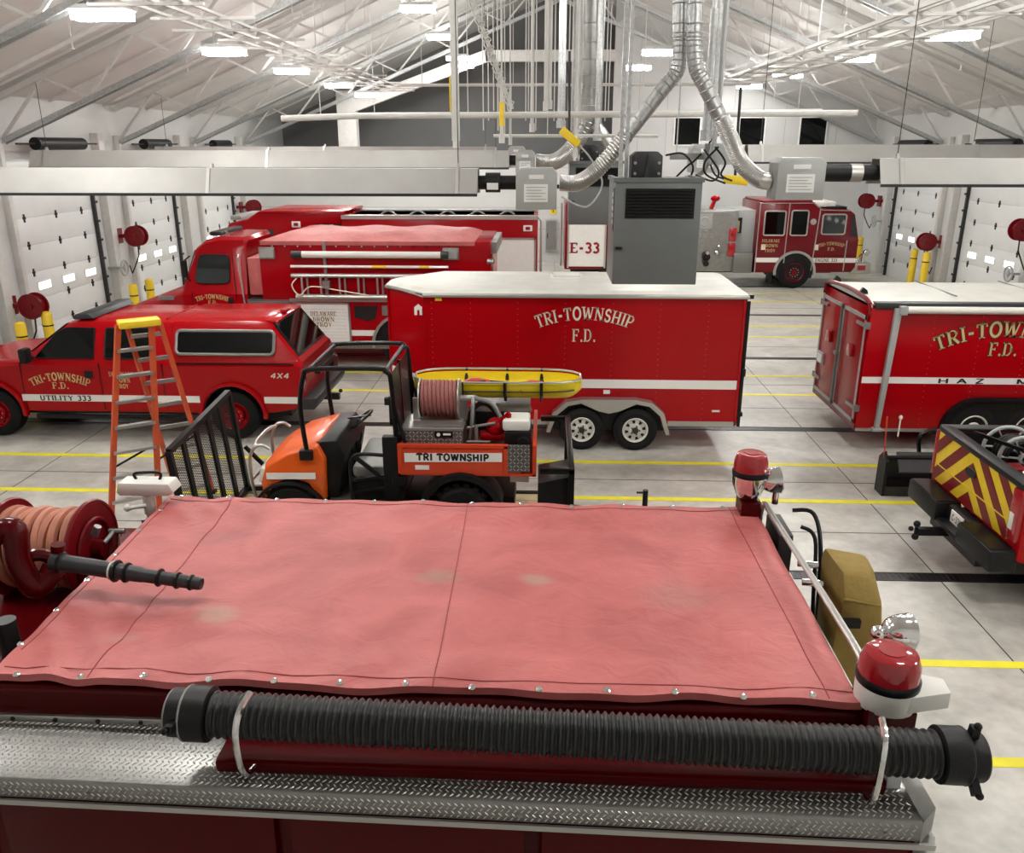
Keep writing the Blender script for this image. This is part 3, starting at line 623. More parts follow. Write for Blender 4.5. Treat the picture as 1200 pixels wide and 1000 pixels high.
# ------------------------------------------------------------------ radiant heaters
def heater(y, z, xa, xb, box, s, label, tubes):
    t = thing('radiant_heater', label, 'heater', ((xa+xb)/2, y, z-.16), 0, 'long silver radiant tube heaters')
    prof = [(y-.26, z-.15), (y-.12, z+.15), (y+.12, z+.15), (y+.26, z-.15), (y+.25, z-.155), (y+.11, z+.14), (y-.11, z+.14), (y-.25, z-.155)]
    part('reflector_hood', G().prism(prof, 'x', xa, xb), HOODM, t)
    part('lower_lip', G().box(xa, xb, y-.275, y-.245, z-.175, z-.14), DARKST, t)
    part('radiant_tube', G().cyl((xa+.05, y, z-.02), (xb-.05, y, z-.02), .05, n=12), DARKST, t)
    g, gc = G(), G()
    m = max(2, int((xb-xa)/3))
    for k in range(m+1):
        x = xa+.25+(xb-xa-.5)*k/m
        g.bar((x, y-.2, z-.17), (x, y, z+.2), .03, .03).bar((x, y+.2, z-.17), (x, y, z+.2), .03, .03)
        g.prism([(y-.272, z-.155), (y-.13, z+.16), (y-.12, z+.15), (y-.262, z-.16)], 'x', x-.02, x+.02)
        if not (-5.6 < x < -3.7 or 4.3 < x < 6.3): gc.cyl((x, y, z+.19), (x, y, chz(x)), .006, n=5)
    part('hanger_bracket', g, ALU, t); part('hanger_cable', gc, DARKST, t)
    bx0, bx1 = box
    bw = (bx1-bx0)
    b = part('burner_box', G().prism([(bx0, z-.33), (bx1, z-.33), (bx1, z+.1), (bx1-.06, z+.16), (bx0+.06, z+.16), (bx0, z+.1)], 'y', y-.22, y+.22), GREYL, t, bev=.008)
    part('rating_plate', G().box(bx0+.2*bw, bx1-.22*bw, y-.226, y-.22, z-.24, z-.03), WHITE, b)
    part('label_strip', G().box(bx0+.32*bw, bx1-.32*bw, y-.226, y-.22, z+.03, z+.08), WHITE, b)
    g = G()
    for k in range(5): g.box(bx0+.25*bw, bx1-.27*bw-.05*(k % 2), y-.229, y-.226, z-.21+.035*k, z-.203+.035*k)
    part('plate_print', g, STEEL, b)
    for (x0, x1, r, m) in tubes: part('burner_tube', G().cyl((x0, y, z-.02), (x1, y, z-.02), r, n=18), m, t)
    return t
h1 = heater(10.8, 4.18, -10.6, -.83, (-.36, .14), 1, 'long silver heater hood across the hall in front, above the tanker and utility pickup', ((-.83, -.36, .085, BLACKP), (-.74, -.56, .12, BLACKP)))
part('motor_label', G().box(-.72, -.58, 10.68, 10.684, 4.08, 4.16), WHITE, h1)
h2 = heater(10.8, 4.30, 4.0, 11.6, (2.78, 3.35), -1, 'silver heater hood in front, above the hazmat trailer', ((3.35, 3.70, .105, BLACKP), (3.70, 3.84, .108, ALU), (3.84, 4.05, .095, BLACKP)))
heater(16.0, 4.36, -9.5, -.66, (-.54, -.2), 1, 'silver heater hood second from the front, above the tanker', ((-.66, -.5, .09, BLACKP),))
heater(16.0, 4.46, 3.6, 11.6, (2.6, 3.1), -1, 'silver heater hood second from the front, above the E-33 engine', ((3.1, 3.6, .09, BLACKP),))
heater(21.2, 4.42, -9.5, -1.2, (-.9, -.5), 1, 'silver heater hood third from the front, mostly hidden by two others', ((-1.2, -.9, .09, BLACKP),))
# ------------------------------------------------------------------ flue ducts
def smooth(pts, n=6):
    pts = [V(p) for p in pts]; out = []
    for i in range(len(pts)-1):
        p0, p1, p2, p3 = pts[max(i-1, 0)], pts[i], pts[i+1], pts[min(i+2, len(pts)-1)]
        for k in range(n):
            t = k/n; out.append(.5*((2*p1)+(p2-p0)*t+(2*p0-5*p1+4*p2-p3)*t*t+(3*p1-p0-3*p2+p3)*t**3))
    return out+[pts[-1]]
def flue(name, rigid, flex, r, label, m=GALV):
    g = G().tube(rigid, r, 18)
    o = single(name, g, m, label, 'duct', group='silver flue ducts')
    e = V(rigid[-1]); e2 = V(rigid[len(rigid)//2]); part('duct_hanger', G().cyl(e2, (e2.x, e2.y, max(e.z, chz(e2.x)+.9)), .012, n=6), GALV, o)
    g = G()
    for i in range(len(rigid)-1):
        p, q = V(rigid[i]), V(rigid[i+1]); d = q-p; L = d.length
        k = max(1, int(L/.42))
        for j in range(k): g.torus(p+d*((j+.5)/k), d, r*1.015, .008, 20, 5)
    part('spiral_seam', g, GALV, o)
    if flex:
        pts = smooth(flex, 14); g = G(); tot = 0
        rings = []
        g.tube(pts, r*1.06, 18)
        for i in range(1, len(pts)-1): g.torus(pts[i], pts[i+1]-pts[i-1], r*1.05, .013, 18, 5)
        part('flexible_section', g, ALU, o)
    return o
y = 11.06
q = lambda *pp: [AY(a, b, y) for a, b in pp]
flue('flue_duct', smooth(q((733, 160), (778, 103), (794, 82), (797, 50), (797, 20), (799, -130)), 4), q((656, 214), (678, 214), (703, 196), (735, 157)), .088, 'silver flue duct sweeping up from the heater box beside the big air unit')
y = 10.86
flue('flue_duct', smooth(q((845, 140), (826, 100), (816, 80), (814, 50), (815, 20), (817, -130)), 4), q((902, 213), (888, 209), (868, 190), (856, 163), (845, 139)), .09, 'silver flue duct sweeping up from the heater box above the E-33 engine')
y = 16.1
flue('flue_duct', smooth(q((680, 160), (689, 140), (691, 110), (692, 40), (693, -60)), 4), q((628, 190), (648, 190), (664, 180), (681, 159)), .13, 'dull silver flue duct rising behind the big air unit cables', STEEL)
flue('flue_duct', q((696, 146), (704, 155), (714, 170)), None, .11, 'short silver duct slanting down from the foot of the dull flue duct', GALV)
# ------------------------------------------------------------------ strut racks below the slopes
def rack(x0, x1, ya, yb, z, lab, side):
    t = thing('strut_rack', lab, 'rack', ((x0+x1)/2, (ya+yb)/2, z), 0)
    for x in (x0+.35, (x0+x1)/2, x1-.35): part('rail', G().box(x-.018, x+.018, ya, yb, z, z+.035), STEELW, t)
    n = 17
    first = part('crossbar', G().box(x0, x1, ya-.02, ya+.02, z-.035, z), STEELW, t)
    rod = part('hanger_rod', G().cyl((x0+.35, ya, z), (x0+.35, ya, chz(x0+.35)+.9), .007, n=5).cyl((x1-.35, ya, z), (x1-.35, ya, chz(x1-.35)+.9), .007, n=5), STEELW, t)
    for k in range(1, n):
        d = (yb-ya)*k/(n-1)
        cpart(first, t, ((.12 if k % 2 else -.1)*(1 if side else 1), d, 0))
        if k % 2 == 0: cpart(rod, t, (0, d, 0))
rack(-5.35, -3.95, 8.4, 27.5, 6.2, 'white hanging strut rack with crossbars under the roof slope above the utility pickup', 0)
t = thing('strut_rack', 'white hanging ladder rack with long rails under the roof slope above the hazmat trailer', 'rack', (5.3, 18, 6.2))
for k, x in enumerate((4.6, 4.72, 5.2, 5.35, 5.85, 6.0)): part('rail', G().box(x-.02, x+.02, 8.6+(k % 3)*.5, 24.5-(k % 2)*1.5, 6.2, 6.25), STEELW, t)
first = part('crossbar', G().box(4.5, 6.1, 9.3, 9.34, 6.165, 6.2), STEELW, t)
rod = part('hanger_rod', G().cyl((4.65, 9.3, 6.2), (4.65, 9.3, chz(4.65)+.9), .009, n=5).cyl((5.95, 9.3, 6.2), (5.95, 9.3, chz(5.95)+.9), .009, n=5), STEELW, t)
for k in range(1, 12): cpart(first, t, ((.15 if k % 2 else -.1), k*1.32, 0)); cpart(rod, t, (0, k*1.32, 0))
# ------------------------------------------------------------------ pipes and drops in the middle of the hall
PG = 'white pipes and drops in the middle'
def pipe(pts, r, label, m=STEELW, name='air_pipe', cat='pipe', n=10):
    o = single(name, G().tube(pts, r, n), m, label, cat, group=PG); a, b = V(pts[0]), V(pts[-1])
    for f in (.07, .33, .90): p = a+(b-a)*f; part('hanger_rod', G().cyl(p, (p.x, p.y, chz(p.x)+.95), .008, n=5), STEELW, o)
    return o
pipe([(-4.2, 14, 5.0), (-3.0, 14, 5.04), (4.8, 14, 5.07)], .05, 'thickest white pipe running across the hall in front of the others')
pipe([(-4.1, 17.75, 5.16), (-3.6, 17.75, 5.16), (5.4, 17.75, 5.23)], .05, 'white pipe running across behind the thickest one')
pipe([(-3.4, 20.5, 5.9), (4.6, 20.5, 5.9)], .035, 'thin white pipe running across highest of all')
pipe([(-.9, 15.15, 4.75), (1.9, 15.15, 4.75)], .03, 'short white pipe low behind the yellow cord connectors')
o = single('cable_mast', G().box(-1.38, -1.27, 12.94, 13.06, 4.66, 9.6), STEELW, 'thick white vertical cable post with a yellow label hanging before the dark gable', 'post', bev=.01)
part('roof_hanger', G().cyl((-1.325, 13, 9.6), (-1.325, 13, chz(-1.3)+.98), .02, n=6), STEELW, o)
part('label_strip', G().box(-1.40, -1.385, 12.93, 13.0, 5.05, 5.55), YELL, o, label='yellow label strip')
part('end_cap', G().cyl((-1.325, 13, 4.56), (-1.325, 13, 4.66), .05, n=12), STEELW, o)
o = single('cable_boom', G().bar(AY(546, -20, 14.8), AY(600, 128, 14.8), .07, .07), STEELW, 'slanted white boom wrapped with a coiled cable', 'boom')
a, b = AY(546, -20, 14.8), AY(600, 128, 14.8)
part('roof_hanger', G().cyl(a, (a.x, a.y, chz(a.x)+.95), .02, n=6), STEELW, o)
part('coiled_cable', G().tube([a+(b-a)*(i/90)+V((.07*math.cos(i*1.1), -.05, .07*math.sin(i*1.1))) for i in range(91)], .012, 5), STEELW, o)
for k, (px, y0, y1, Y, r, m, l) in enumerate(((588, 100, 168, 13.7, .03, 'w', 'white drop pipe with a yellow sleeve under the slanted boom'), (598, 100, 170, 14.3, .02, 'w', 'thin white drop beside the yellow-sleeved one'),
      (640, -40, 130, 14.2, .028, 'w', 'white conduit drop ending at the thick cross pipe'), (645, -40, 128, 15, .03, 'w', 'white conduit drop close beside the one that ends at the thick cross pipe'), (624, -40, 155, 15, .03, 'w', 'white conduit drop reaching down to the short low pipe'),
      (657, -40, 150, 18, .045, 'g', 'wide grey strut drop beside the amber connector cord'), (661, -40, 150, 18.3, .04, 'g', 'narrow grey strut drop behind the wide one by the amber connector cord'), (676, -40, 185, 14.6, .03, 'w', 'white conduit drop reaching down to the second grey unit'), (681, -40, 150, 16.4, .03, 'w', 'white conduit drop in front of the dull duct'),
      (702, -40, 165, 15.6, .05, 'g', 'grey strut drop between the dull duct and the big air unit struts'), (832, 10, 165, 12, .05, 'g', 'grey strut drop close behind the pair of flue ducts'), (838, 5, 165, 12.3, .045, 'g', 'wide grey strut drop touching the flue duct from the E-33 side'))):
    mm = STEELW if m == 'w' else GALV
    top = AY(px, y0, Y) if y0 > -40 else V((AY(px, 0, Y).x, Y, 9.3)); bot = AY(px, y1, Y)
    bot.x = AY(px, (max(y0, 0)+y1)/2, Y).x; top.x = bot.x; top.y = bot.y = Y
    o = single('conduit_drop', G().cyl(bot, top, r, n=8), mm, l, 'pipe', group=PG)
    part('fitting', G().cyl(bot, bot+V((0, 0, .14)), r*1.5, n=8), mm, o)
    part('roof_hanger', G().cyl(top-V((0, 0, .1)), (top.x, top.y, chz(top.x)+.95), r*.6, n=6), mm, o)
    if k == 0: part('sleeve', G().cyl(bot+V((0, 0, .25)), bot+V((0, 0, .6)), r*1.25, n=8), YELL, o, label='yellow sleeve')
g = G()
for k, px in enumerate((566, 572, 578, 583, 616, 619, 628, 650, 667, 671, 712, 716)):
    p = AY(px, 100, 19); g.cyl((p.x, 19+k*.05, 4.9+.2*(k % 3)), (p.x, 19+k*.05, chz(p.x)+.6), .012, n=5)
single('cable_curtain', g, STEELW, 'loose bunch of thin pale hanging cables behind the cross pipes', 'cable')['kind'] = 'stuff'
# cord drops with yellow connectors
def connector(px, py, Y, label, tail):
    c = AY(px, py, Y); t = thing('cord_connector', label, 'connector', c, 0)
    part('cord', G().tube([c+V((-.02, 0, 1.2)), c+V((-.01, 0, .5)), c+V((0, 0, .2)), c], .02, 6), DARKST, t)
    d = V((.25, 0, -.2)) if tail else V((.3, 0, -.03))
    part('plug_body', G().bar(c-d*.5, c+d*.6, .11, .12), YELL, t, bev=.015)
    if tail: part('cord_loop', G().tube(smooth([c+d*.6, c+d*.6+V((.2, 0, -.22)), c+d+V((.28, 0, -.5)), c+d+V((.05, .05, -.85)), c+V((-.1, .1, -.9))]), .016, 6), GREYL, t)
    else: part('cord_loop', G().tube(smooth([c-d*.5, c+V((-.3, 0, .1)), c+V((-.4, 0, .45)), c+V((-.2, 0, .6)), c+V((-.1, 0, .3))]), .014, 6), BLACKP, t)
connector(667, 160, 13.6, 'amber cord connector hanging under the thick cross pipe', True)
connector(861, 211, 12.2, 'amber cord connector hanging above the E-33 engine pump panel', False)
# grey air units
def air_unit(x0, x1, y0, y1, z0, z1, label, full=True):
    t = thing('air_unit', label, 'air cleaner', ((x0+x1)/2, (y0+y1)/2, z0), 0, 'grey hanging air units')
    part('cabinet', G().box(x0, x1, y0, y1, z0, z1), GREY, t, bev=.012)
    w = x1-x0
    part('top_frame', G().box(x0-.02, x1+.02, y0-.02, y0+.03, z1-.03, z1+.02).box(x0-.02, x0+.03, y0, y1, z1-.03, z1+.02).box(x1-.03, x1+.02, y0, y1, z1-.03, z1+.02), GREY, t)
    g = part('intake', G().box(x0+.12*w, x0+.92*w, y0-.012, y0-.002, z1-.44, z1-.1), BLACKM, t)
    s = G()
    for k in range(9): s.bar((x0+.14*w, y0-.016, z1-.42+k*.036), (x0+.9*w, y0-.016, z1-.42+k*.036), .02, .008, (0, 1, 1))
    part('louvre', s, BLACKP, g)
    part('handle', G().box(x0+.02, x0+.1, y0-.04, y0-.01, z0+.42, z0+.45), BLACKM, t)
    part('side_seam', G().box(x0-.003, x0, y0, y1, z0+.62, z0+.63), BLACKM, t)
    m = part('fan_motor', G().prism([(x0+.2*w, z1), (x0+.56*w, z1), (x0+.56*w, z1+.26), (x0+.5*w, z1+.31), (x0+.26*w, z1+.31), (x0+.2*w, z1+.26)], 'y', y0+.25, y0+.6), DARKST, t, bev=.01)
    g = G()
    for a in (.24, .52):
        for b in (.06, .18): g.cyl((x0+a*w, y0+.25, z1+b), (x0+a*w, y0+.235, z1+b), .018, n=10)
    part('bolt', g, STEEL, m); part('motor_rib', G().prism([(x0+.35*w, z1), (x0+.41*w, z1), (x0+.385*w, z1+.27)], 'y', y0+.22, y0+.25), DARKST, m)
    zt = chz((x0+x1)/2)+.4
    for (x, y) in ((x0+.05, y0+.04), (x0+.16, y0+.5), (x1-.05, y0+.04), (x1-.05, y1-.1)):
        part('hanger_strut', G().box(x-.022, x+.022, y-.022, y+.022, z1-.12, zt if x < x1-.2 else z1+.02), GALV, t)
    return t
u = air_unit(.82, 1.83, 10.2, 11.2, 3.0, 4.22, 'big slate-grey air unit hanging above the cargo trailer roof')
lg = part('logo_plate', G().box(.812, .82, 10.3, 10.5, 3.62, 4.12), BLACKM, u)
for z in (3.7, 3.78, 3.86, 3.94, 4.02): part('logo_bar', G().box(.808, .812, 10.34, 10.46, z, z+.045), WHITE, lg)
air_unit(.45, 1.45, 16.5, 17.4, 3.15, 4.3, 'second grey air unit half hidden behind the big one')
g = G()
for (a, b, c, d) in (((780, 182), (800, 180), (812, 195), (808, 210)), ((790, 210), (805, 195), (812, 190), (822, 180)), ((825, 175), (842, 200), (835, 212), (815, 205)), ((838, 172), (850, 190), (845, 205), (858, 212)), ((842, 172), (826, 190), (828, 205), (850, 215))):
    g.tube(smooth([AY(p[0], p[1], 11.3) for p in (a, b, c, d)]), .014, 6)
single('power_cord', g, BLACKP, 'loops of black cable on top of the big grey air unit', 'cable')
single('hanging_conduit', G().tube(smooth([AY(*p, 11.4) for p in ((852, 0), (847, 60), (843, 120), (838, 160), (828, 195), (815, 208))]), .03, 8), GREYL, 'grey flexible conduit curving down to the back of the big air unit', 'cable')
o = single('junction_strut', G().box(1.62, 2.5, 11.5, 11.56, 4.42, 4.5), STEEL, 'short grey strut with a white junction box behind the big air unit', 'bracket')
part('hanger_rod', G().cyl((1.7, 11.53, 4.5), (1.7, 11.53, chz(1.7)+.95), .01, n=5), GALV, o)
part('junction_box', G().box(2.05, 2.42, 11.46, 11.5, 4.36, 4.62), GREYL, o)
def shear(g):                                        # the ledge runs out slightly towards the tail
    g.v = [V((q.x, q.y-.016*(q.x+.3), q.z)) for q in g.v]; return g
# ================================================================== FRONT ENGINE (its hose bed seen from above)
FT = thing('fire_engine', 'dark red fire engine in front with a faded pink-red hose bed cover', 'fire engine', (-.6, 4.1, 0), -.010)
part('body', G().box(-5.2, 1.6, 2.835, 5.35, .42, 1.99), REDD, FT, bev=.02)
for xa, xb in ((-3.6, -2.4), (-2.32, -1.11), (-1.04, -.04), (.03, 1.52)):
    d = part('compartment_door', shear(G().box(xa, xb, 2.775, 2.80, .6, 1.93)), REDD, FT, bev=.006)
TP = G().prism([(2.725, 1.985), (2.71, 2.0), (2.71, 2.085), (2.72, 2.095), (3.16, 2.095), (3.16, 1.985)], 'x', -5.2, 1.52).prism([(1.52, 2.71), (1.60, 2.79), (1.60, 3.16), (1.52, 3.16)], 'z', 1.985, 2.095)
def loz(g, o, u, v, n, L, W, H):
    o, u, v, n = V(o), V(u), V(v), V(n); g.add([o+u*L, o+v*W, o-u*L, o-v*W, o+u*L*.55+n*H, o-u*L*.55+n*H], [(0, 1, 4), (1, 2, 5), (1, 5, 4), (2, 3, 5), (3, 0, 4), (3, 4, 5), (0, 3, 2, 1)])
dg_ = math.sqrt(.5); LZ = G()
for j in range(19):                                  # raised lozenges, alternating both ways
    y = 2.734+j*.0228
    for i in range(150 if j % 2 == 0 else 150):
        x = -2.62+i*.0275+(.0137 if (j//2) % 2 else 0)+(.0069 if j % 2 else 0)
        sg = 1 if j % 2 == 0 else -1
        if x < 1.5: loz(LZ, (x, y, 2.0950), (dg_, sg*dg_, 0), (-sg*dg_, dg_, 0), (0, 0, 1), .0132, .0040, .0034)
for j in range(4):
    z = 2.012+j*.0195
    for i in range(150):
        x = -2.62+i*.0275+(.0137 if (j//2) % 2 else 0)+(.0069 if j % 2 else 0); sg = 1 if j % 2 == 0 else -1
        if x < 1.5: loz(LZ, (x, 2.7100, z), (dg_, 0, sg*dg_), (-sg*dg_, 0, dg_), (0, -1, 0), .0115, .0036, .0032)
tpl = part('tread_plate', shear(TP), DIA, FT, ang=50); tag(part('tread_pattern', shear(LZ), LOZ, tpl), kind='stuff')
part('tread_lip', shear(G().box(-5.2, 1.58, 2.700, 2.712, 1.965, 1.99)), ALU, FT)
g = G()
for k in range(14): g.cyl((-3.3+k*.36, 2.711, 2.03), (-3.3+k*.36, 2.705, 2.03), .008, n=8)
part('rivets', shear(g), STEEL, FT)
part('angle_strip', G().box(-5.2, -1.35, 3.10, 3.135, 2.09, 2.125), ALU, FT, bev=.004)
g = G()
for k in range(12): g.cyl((-3.2+k*.2, 3.099, 2.108), (-3.2+k*.2, 3.094, 2.108), .011, n=8)
part('strip_bolts', g, DARKST, FT)
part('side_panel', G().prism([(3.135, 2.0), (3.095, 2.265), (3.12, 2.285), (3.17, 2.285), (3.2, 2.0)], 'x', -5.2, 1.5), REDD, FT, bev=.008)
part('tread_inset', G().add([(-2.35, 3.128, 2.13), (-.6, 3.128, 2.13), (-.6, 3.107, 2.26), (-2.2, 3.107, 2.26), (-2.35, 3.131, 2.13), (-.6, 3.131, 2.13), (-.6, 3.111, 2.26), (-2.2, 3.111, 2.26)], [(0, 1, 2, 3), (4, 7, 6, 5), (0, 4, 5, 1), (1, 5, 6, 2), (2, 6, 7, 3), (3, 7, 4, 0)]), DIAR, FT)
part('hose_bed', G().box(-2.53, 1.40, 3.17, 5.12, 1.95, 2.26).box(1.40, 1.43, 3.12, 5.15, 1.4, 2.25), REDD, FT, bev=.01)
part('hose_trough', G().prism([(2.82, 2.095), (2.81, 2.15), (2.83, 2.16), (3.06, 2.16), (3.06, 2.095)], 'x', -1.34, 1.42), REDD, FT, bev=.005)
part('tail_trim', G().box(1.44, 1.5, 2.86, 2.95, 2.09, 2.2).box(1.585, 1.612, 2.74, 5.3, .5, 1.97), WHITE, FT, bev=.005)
part('deck', G().box(-5.2, -2.56, 3.2, 5.3, 1.7, 1.93), BLACKM, FT)
# hose bed cover with snaps, hems and seams
def tz(x, y):
    s = math.sin
    edge = min((x+2.53)/.5, (1.36-x)/.5, (y-3.13)/.3, (5.10-y)/.3, 1); edge = max(edge, 0)
    z = 2.338-.022*(edge*edge)*(1+.5*s(2.1*x+1))
    z += .006*s(9*x+3*y)*s(4*y+x) + .005*s(15*x-11*y+2*s(3*y))*(.4+.6*(1-edge))
    z += .007*math.exp(-((x+2.15)/.3)**2)*s(26*(x+y*.8)+2*s(5*y)) + .006*math.exp(-((y-3.25)/.14)**2)*s(13*x+4*y)
    return z
nx, ny = 150, 76; vs = []; fs = []
for j in range(ny+1):
    y = 3.105+(5.12-3.105)*j/ny
    for i in range(nx+1):
        f = i/nx; xl = -2.47-.06*j/ny; x = xl+(1.385-xl)*f
        vs.append((x, y-(.012*math.sin(x*6) if j == 0 else 0), tz(x, y)))
for j in range(ny):
    for i in range(nx): a = j*(nx+1)+i; fs.append((a, a+1, a+nx+2, a+nx+1))
b0 = len(vs)
ring = [i for i in range(nx+1)]+[j*(nx+1)+nx for j in range(1, ny+1)]+[ny*(nx+1)+i for i in range(nx-1, -1, -1)]+[j*(nx+1) for j in range(ny-1, 0, -1)]
for i in ring: x, y, z = vs[i]; vs.append((x+(.012 if x > 1.37 else 0), y-(.006 if y < 3.2 else 0), z-.032))
for k in range(len(ring)): k2 = (k+1) % len(ring); fs.append((ring[k], ring[k2], b0+k2, b0+k))
TARP = tarp_mat('faded_vinyl_cover', [(-.6+.62, 4.15-4.1, .17, (.34, .21, .15), .6), (-.05+.62, 4.15-4.1, .14, (.40, .30, .22), .6), (.75+.6, 4.0-4.1, .30, (.36, .15, .13), .5), (-1.67+.62, 4.12-4.1-.45, .17, (.42, .30, .22), .55), (-2.05+.62, 3.45-4.1, .13, (.45, .2, .18), .5), (-2.0+.6, 4.55-4.1, .22, (.30, .10, .10), .35)])
tarp = part('hose_bed_cover', G().add(vs, fs), TARP, FT, ang=60)
g = G()
for (pa, pb) in (((-2.02, 3.11), (-2.09, 5.11)), ((-.46, 3.11), (-.50, 5.11)), ((1.26, 3.11), (1.22, 5.11)), ((-2.44, 3.17), (1.38, 3.17)), ((-2.44, 3.3), (-2.49, 5.0)), ((-2.5, 5.06), (1.36, 5.06))):
    n = 40
    for k in range(n):
        p = [pa[i]+(pb[i]-pa[i])*k/n for i in (0, 1)]; r = [pa[i]+(pb[i]-pa[i])*(k+1)/n for i in (0, 1)]
        g.bar((p[0], p[1], tz(*p)+.0015), (r[0], r[1], tz(*r)+.0015), .004, .003)
part('stitching', g, SEAMM, tarp)
def snap(x, y, nrm):
    z = tz(x, y); c = V((x, y, z)); return G().lathe([(.016, 0), (.016, .004), (.009, .006), (.009, .003), (.001, .003)], c, nrm, 12)
s0 = None
pts = [(-2.35+.295*k, 3.118) for k in range(13)]+[(-2.45+.33*k, 5.105) for k in range(12)]+[(-2.475-.02*k/5, 3.35+.31*k) for k in range(6)]
for (x, y) in pts:
    if s0 is None: s0 = part('snap_fastener', snap(x, y, (0, -.3, 1)), CHROME, tarp); x0, y0 = x, y
    else: cpart(s0, tarp, (x-x0, y-y0, tz(x, y)-tz(x0, y0)))
# hose brackets
for x, zo in ((-1.165, .01), (1.335, -.02)):
    part('hose_bracket', G().tube(smooth([(x+.015, 2.80, 2.50+zo), (x, 2.715, 2.475+zo), (x-.012, 2.68, 2.39+zo), (x-.012, 2.69, 2.24+zo), (x-.006, 2.73, 2.16+zo), (x, 2.80, 2.135+zo)], 5), .0135, 8), CHROME, FT)
# beacons and spotlights at the tail corners
def beacon(c, r, h, lab, near):
    c = V(c)
    b = part('beacon_lens', G().lathe([(r*1.0, 0), (r*.98, h*.55), (r*.86, h*.9), (r*.72, h*.99), (.01, h)], c, ZP, 32), LENS, FT, label=lab)
    part('lens_ring', G().lathe([(r*1.05, -.025), (r*1.06, .0), (r*1.01, .012), (r*.9, .012), (r*.9, -.025)], c, ZP, 32), BLACKM, b)
    part('lens_plate', G().lathe([(r*.45, h*.99), (r*.45, h*1.03), (.005, h*1.03)], c, ZP, 24), LENS, b)
    if near:
        part('beacon_base', G().loft([[(c.x+r*1.04*math.cos(2*PI*i/24), c.y+r*1.04*math.sin(2*PI*i/24), c.z-.02) for i in range(24)], [(c.x+r*1.02*math.cos(2*PI*i/24)-.0, c.y+r*1.02*math.sin(2*PI*i/24), c.z-.13) for i in range(24)]]).prism([(c.x, c.y-.13), (c.x+.24, c.y-.07), (c.x+.25, c.y+.03), (c.x, c.y+.12)], 'z', c.z-.11, c.z-.03), NEUT, b, bev=.006)
        part('beacon_stand', G().box(c.x-.1, c.x+.1, c.y-.1, c.y+.1, 1.98, c.z-.12), REDD, b)
    else:
        part('beacon_base', G().lathe([(r*1.04, -.02), (r*1.03, -.08), (r*.75, -.16), (r*.4, -.2)], c, ZP, 28), CHROME, b)
        part('beacon_stand', G().box(c.x-.06, c.x+.07, c.y-.1, c.y+.06, 1.98, c.z-.19), REDD, b)
beacon((1.505, 3.14, 2.445), .125, .125, 'red dome beacon at the near tail corner', True)
beacon((1.33, 5.08, 2.615), .108, .125, 'red dome beacon at the far tail corner', False)
def spot(c, d, r, nm):
    c, d = V(c), V(d).normalized()
    o = part('spotlight', G().lathe([(r*.15, -r*1.3), (r*.45, -r*1.2), (r*.72, -r*.95), (r*.9, -r*.6), (r*.98, -r*.25), (r*1.0, 0), (r*1.04, r*.08), (r*1.04, r*.2), (r*.96, r*.22), (.01, r*.15)], c, d, 28), CHROME, FT)
    part('swivel', G().ell(c-d*r*1.3+V((-.02, 0, -.01)), (.035, .035, .035), 12, 8).cyl(c-V((0, 0, r*.8)), c-V((0, 0, r*1.9)), .02, n=10), CHROME, o)
spot((1.50, 5.06, 2.56), (1, .05, .1), .085, 0)
spot((1.70, 3.46, 2.46), (1, .1, -.1), .085, 1)
part('grab_rail', G().tube(smooth([(1.40, 5.02, 2.25), (1.405, 4.98, 2.42), (1.42, 4.8, 2.43), (1.44, 3.42, 2.44), (1.44, 3.28, 2.40)], 6), .018, 10), ALU, FT)
part('tail_step', G().box(1.46, 1.55, 4.75, 5.08, 1.9, 2.32), DARKST, FT, bev=.01)
part('tail_handle', G().tube(smooth([(1.6, 5.0, 2.38), (1.72, 4.95, 2.38), (1.74, 4.8, 2.2), (1.7, 4.6, 1.8)], 6), .014, 8).tube(smooth([(1.6, 4.8, 2.36), (1.68, 4.75, 2.3), (1.66, 4.6, 2.0), (1.66, 4.5, 1.6)], 6), .013, 8), BLACKM, FT)
part('tail_rail', G().cyl((1.55, 4.62, 2.2), (1.665, 4.60, 2.2), .022).cyl((1.55, 4.5, 2.14), (1.665, 4.48, 2.14), .022), CHROME, FT)
for (xw, yw) in ((-.4, 2.82), (-.4, 5.0)): wheel(FT, (xw, yw, .52), .52, .28, 'truck')
# deck gun
a = lambda px, py, Y: AY(px, py, Y+.2)
dg = part('deck_gun', G().tube(smooth([a(-25, 640, 3.6), a(12, 622, 3.62), a(20, 660, 3.6), a(38, 690, 3.6), a(52, 682, 3.65), a(60, 668, 3.7)], 8), .062, 16), REDD, FT, label='dark red deck gun')
b0, b1 = AZ(60, 660, 2.52), AZ(236, 686, 2.425); d = (b1-b0).normalized(); L = (b1-b0).length
part('barrel', G().lathe([(.05, 0), (.052, .06), (.044, .065), (.044, L*.42), (.04, L*.6), (.036, L*.62), (.034, L*.98), (.03, L), (.02, L*.99)], b0, d, 24), DARKST, dg)
g = G()
for q, r in ((.06, .056), (.43, .058), (.5, .052), (.72, .046), (.84, .043), (.93, .04)): g.torus(b0+d*L*q, d, r-.008, .011, 24, 8)
part('barrel_ring', g, BLACKM, dg)
part('pale_ring', G().torus(b0+d*L*.40, d, .045, .006, 24, 6), WHITE, dg)
part('valve_body', G().torus(a(42, 672, 3.68), (.5, -.8, .2), .09, .035, 28, 10).cyl(a(66, 660, 3.66), a(66, 640, 3.66), .035, n=16), REDD, dg)
part('valve_cap', G().torus(a(66, 643, 3.66), ZP, .025, .009, 18, 6), CHROME, dg)
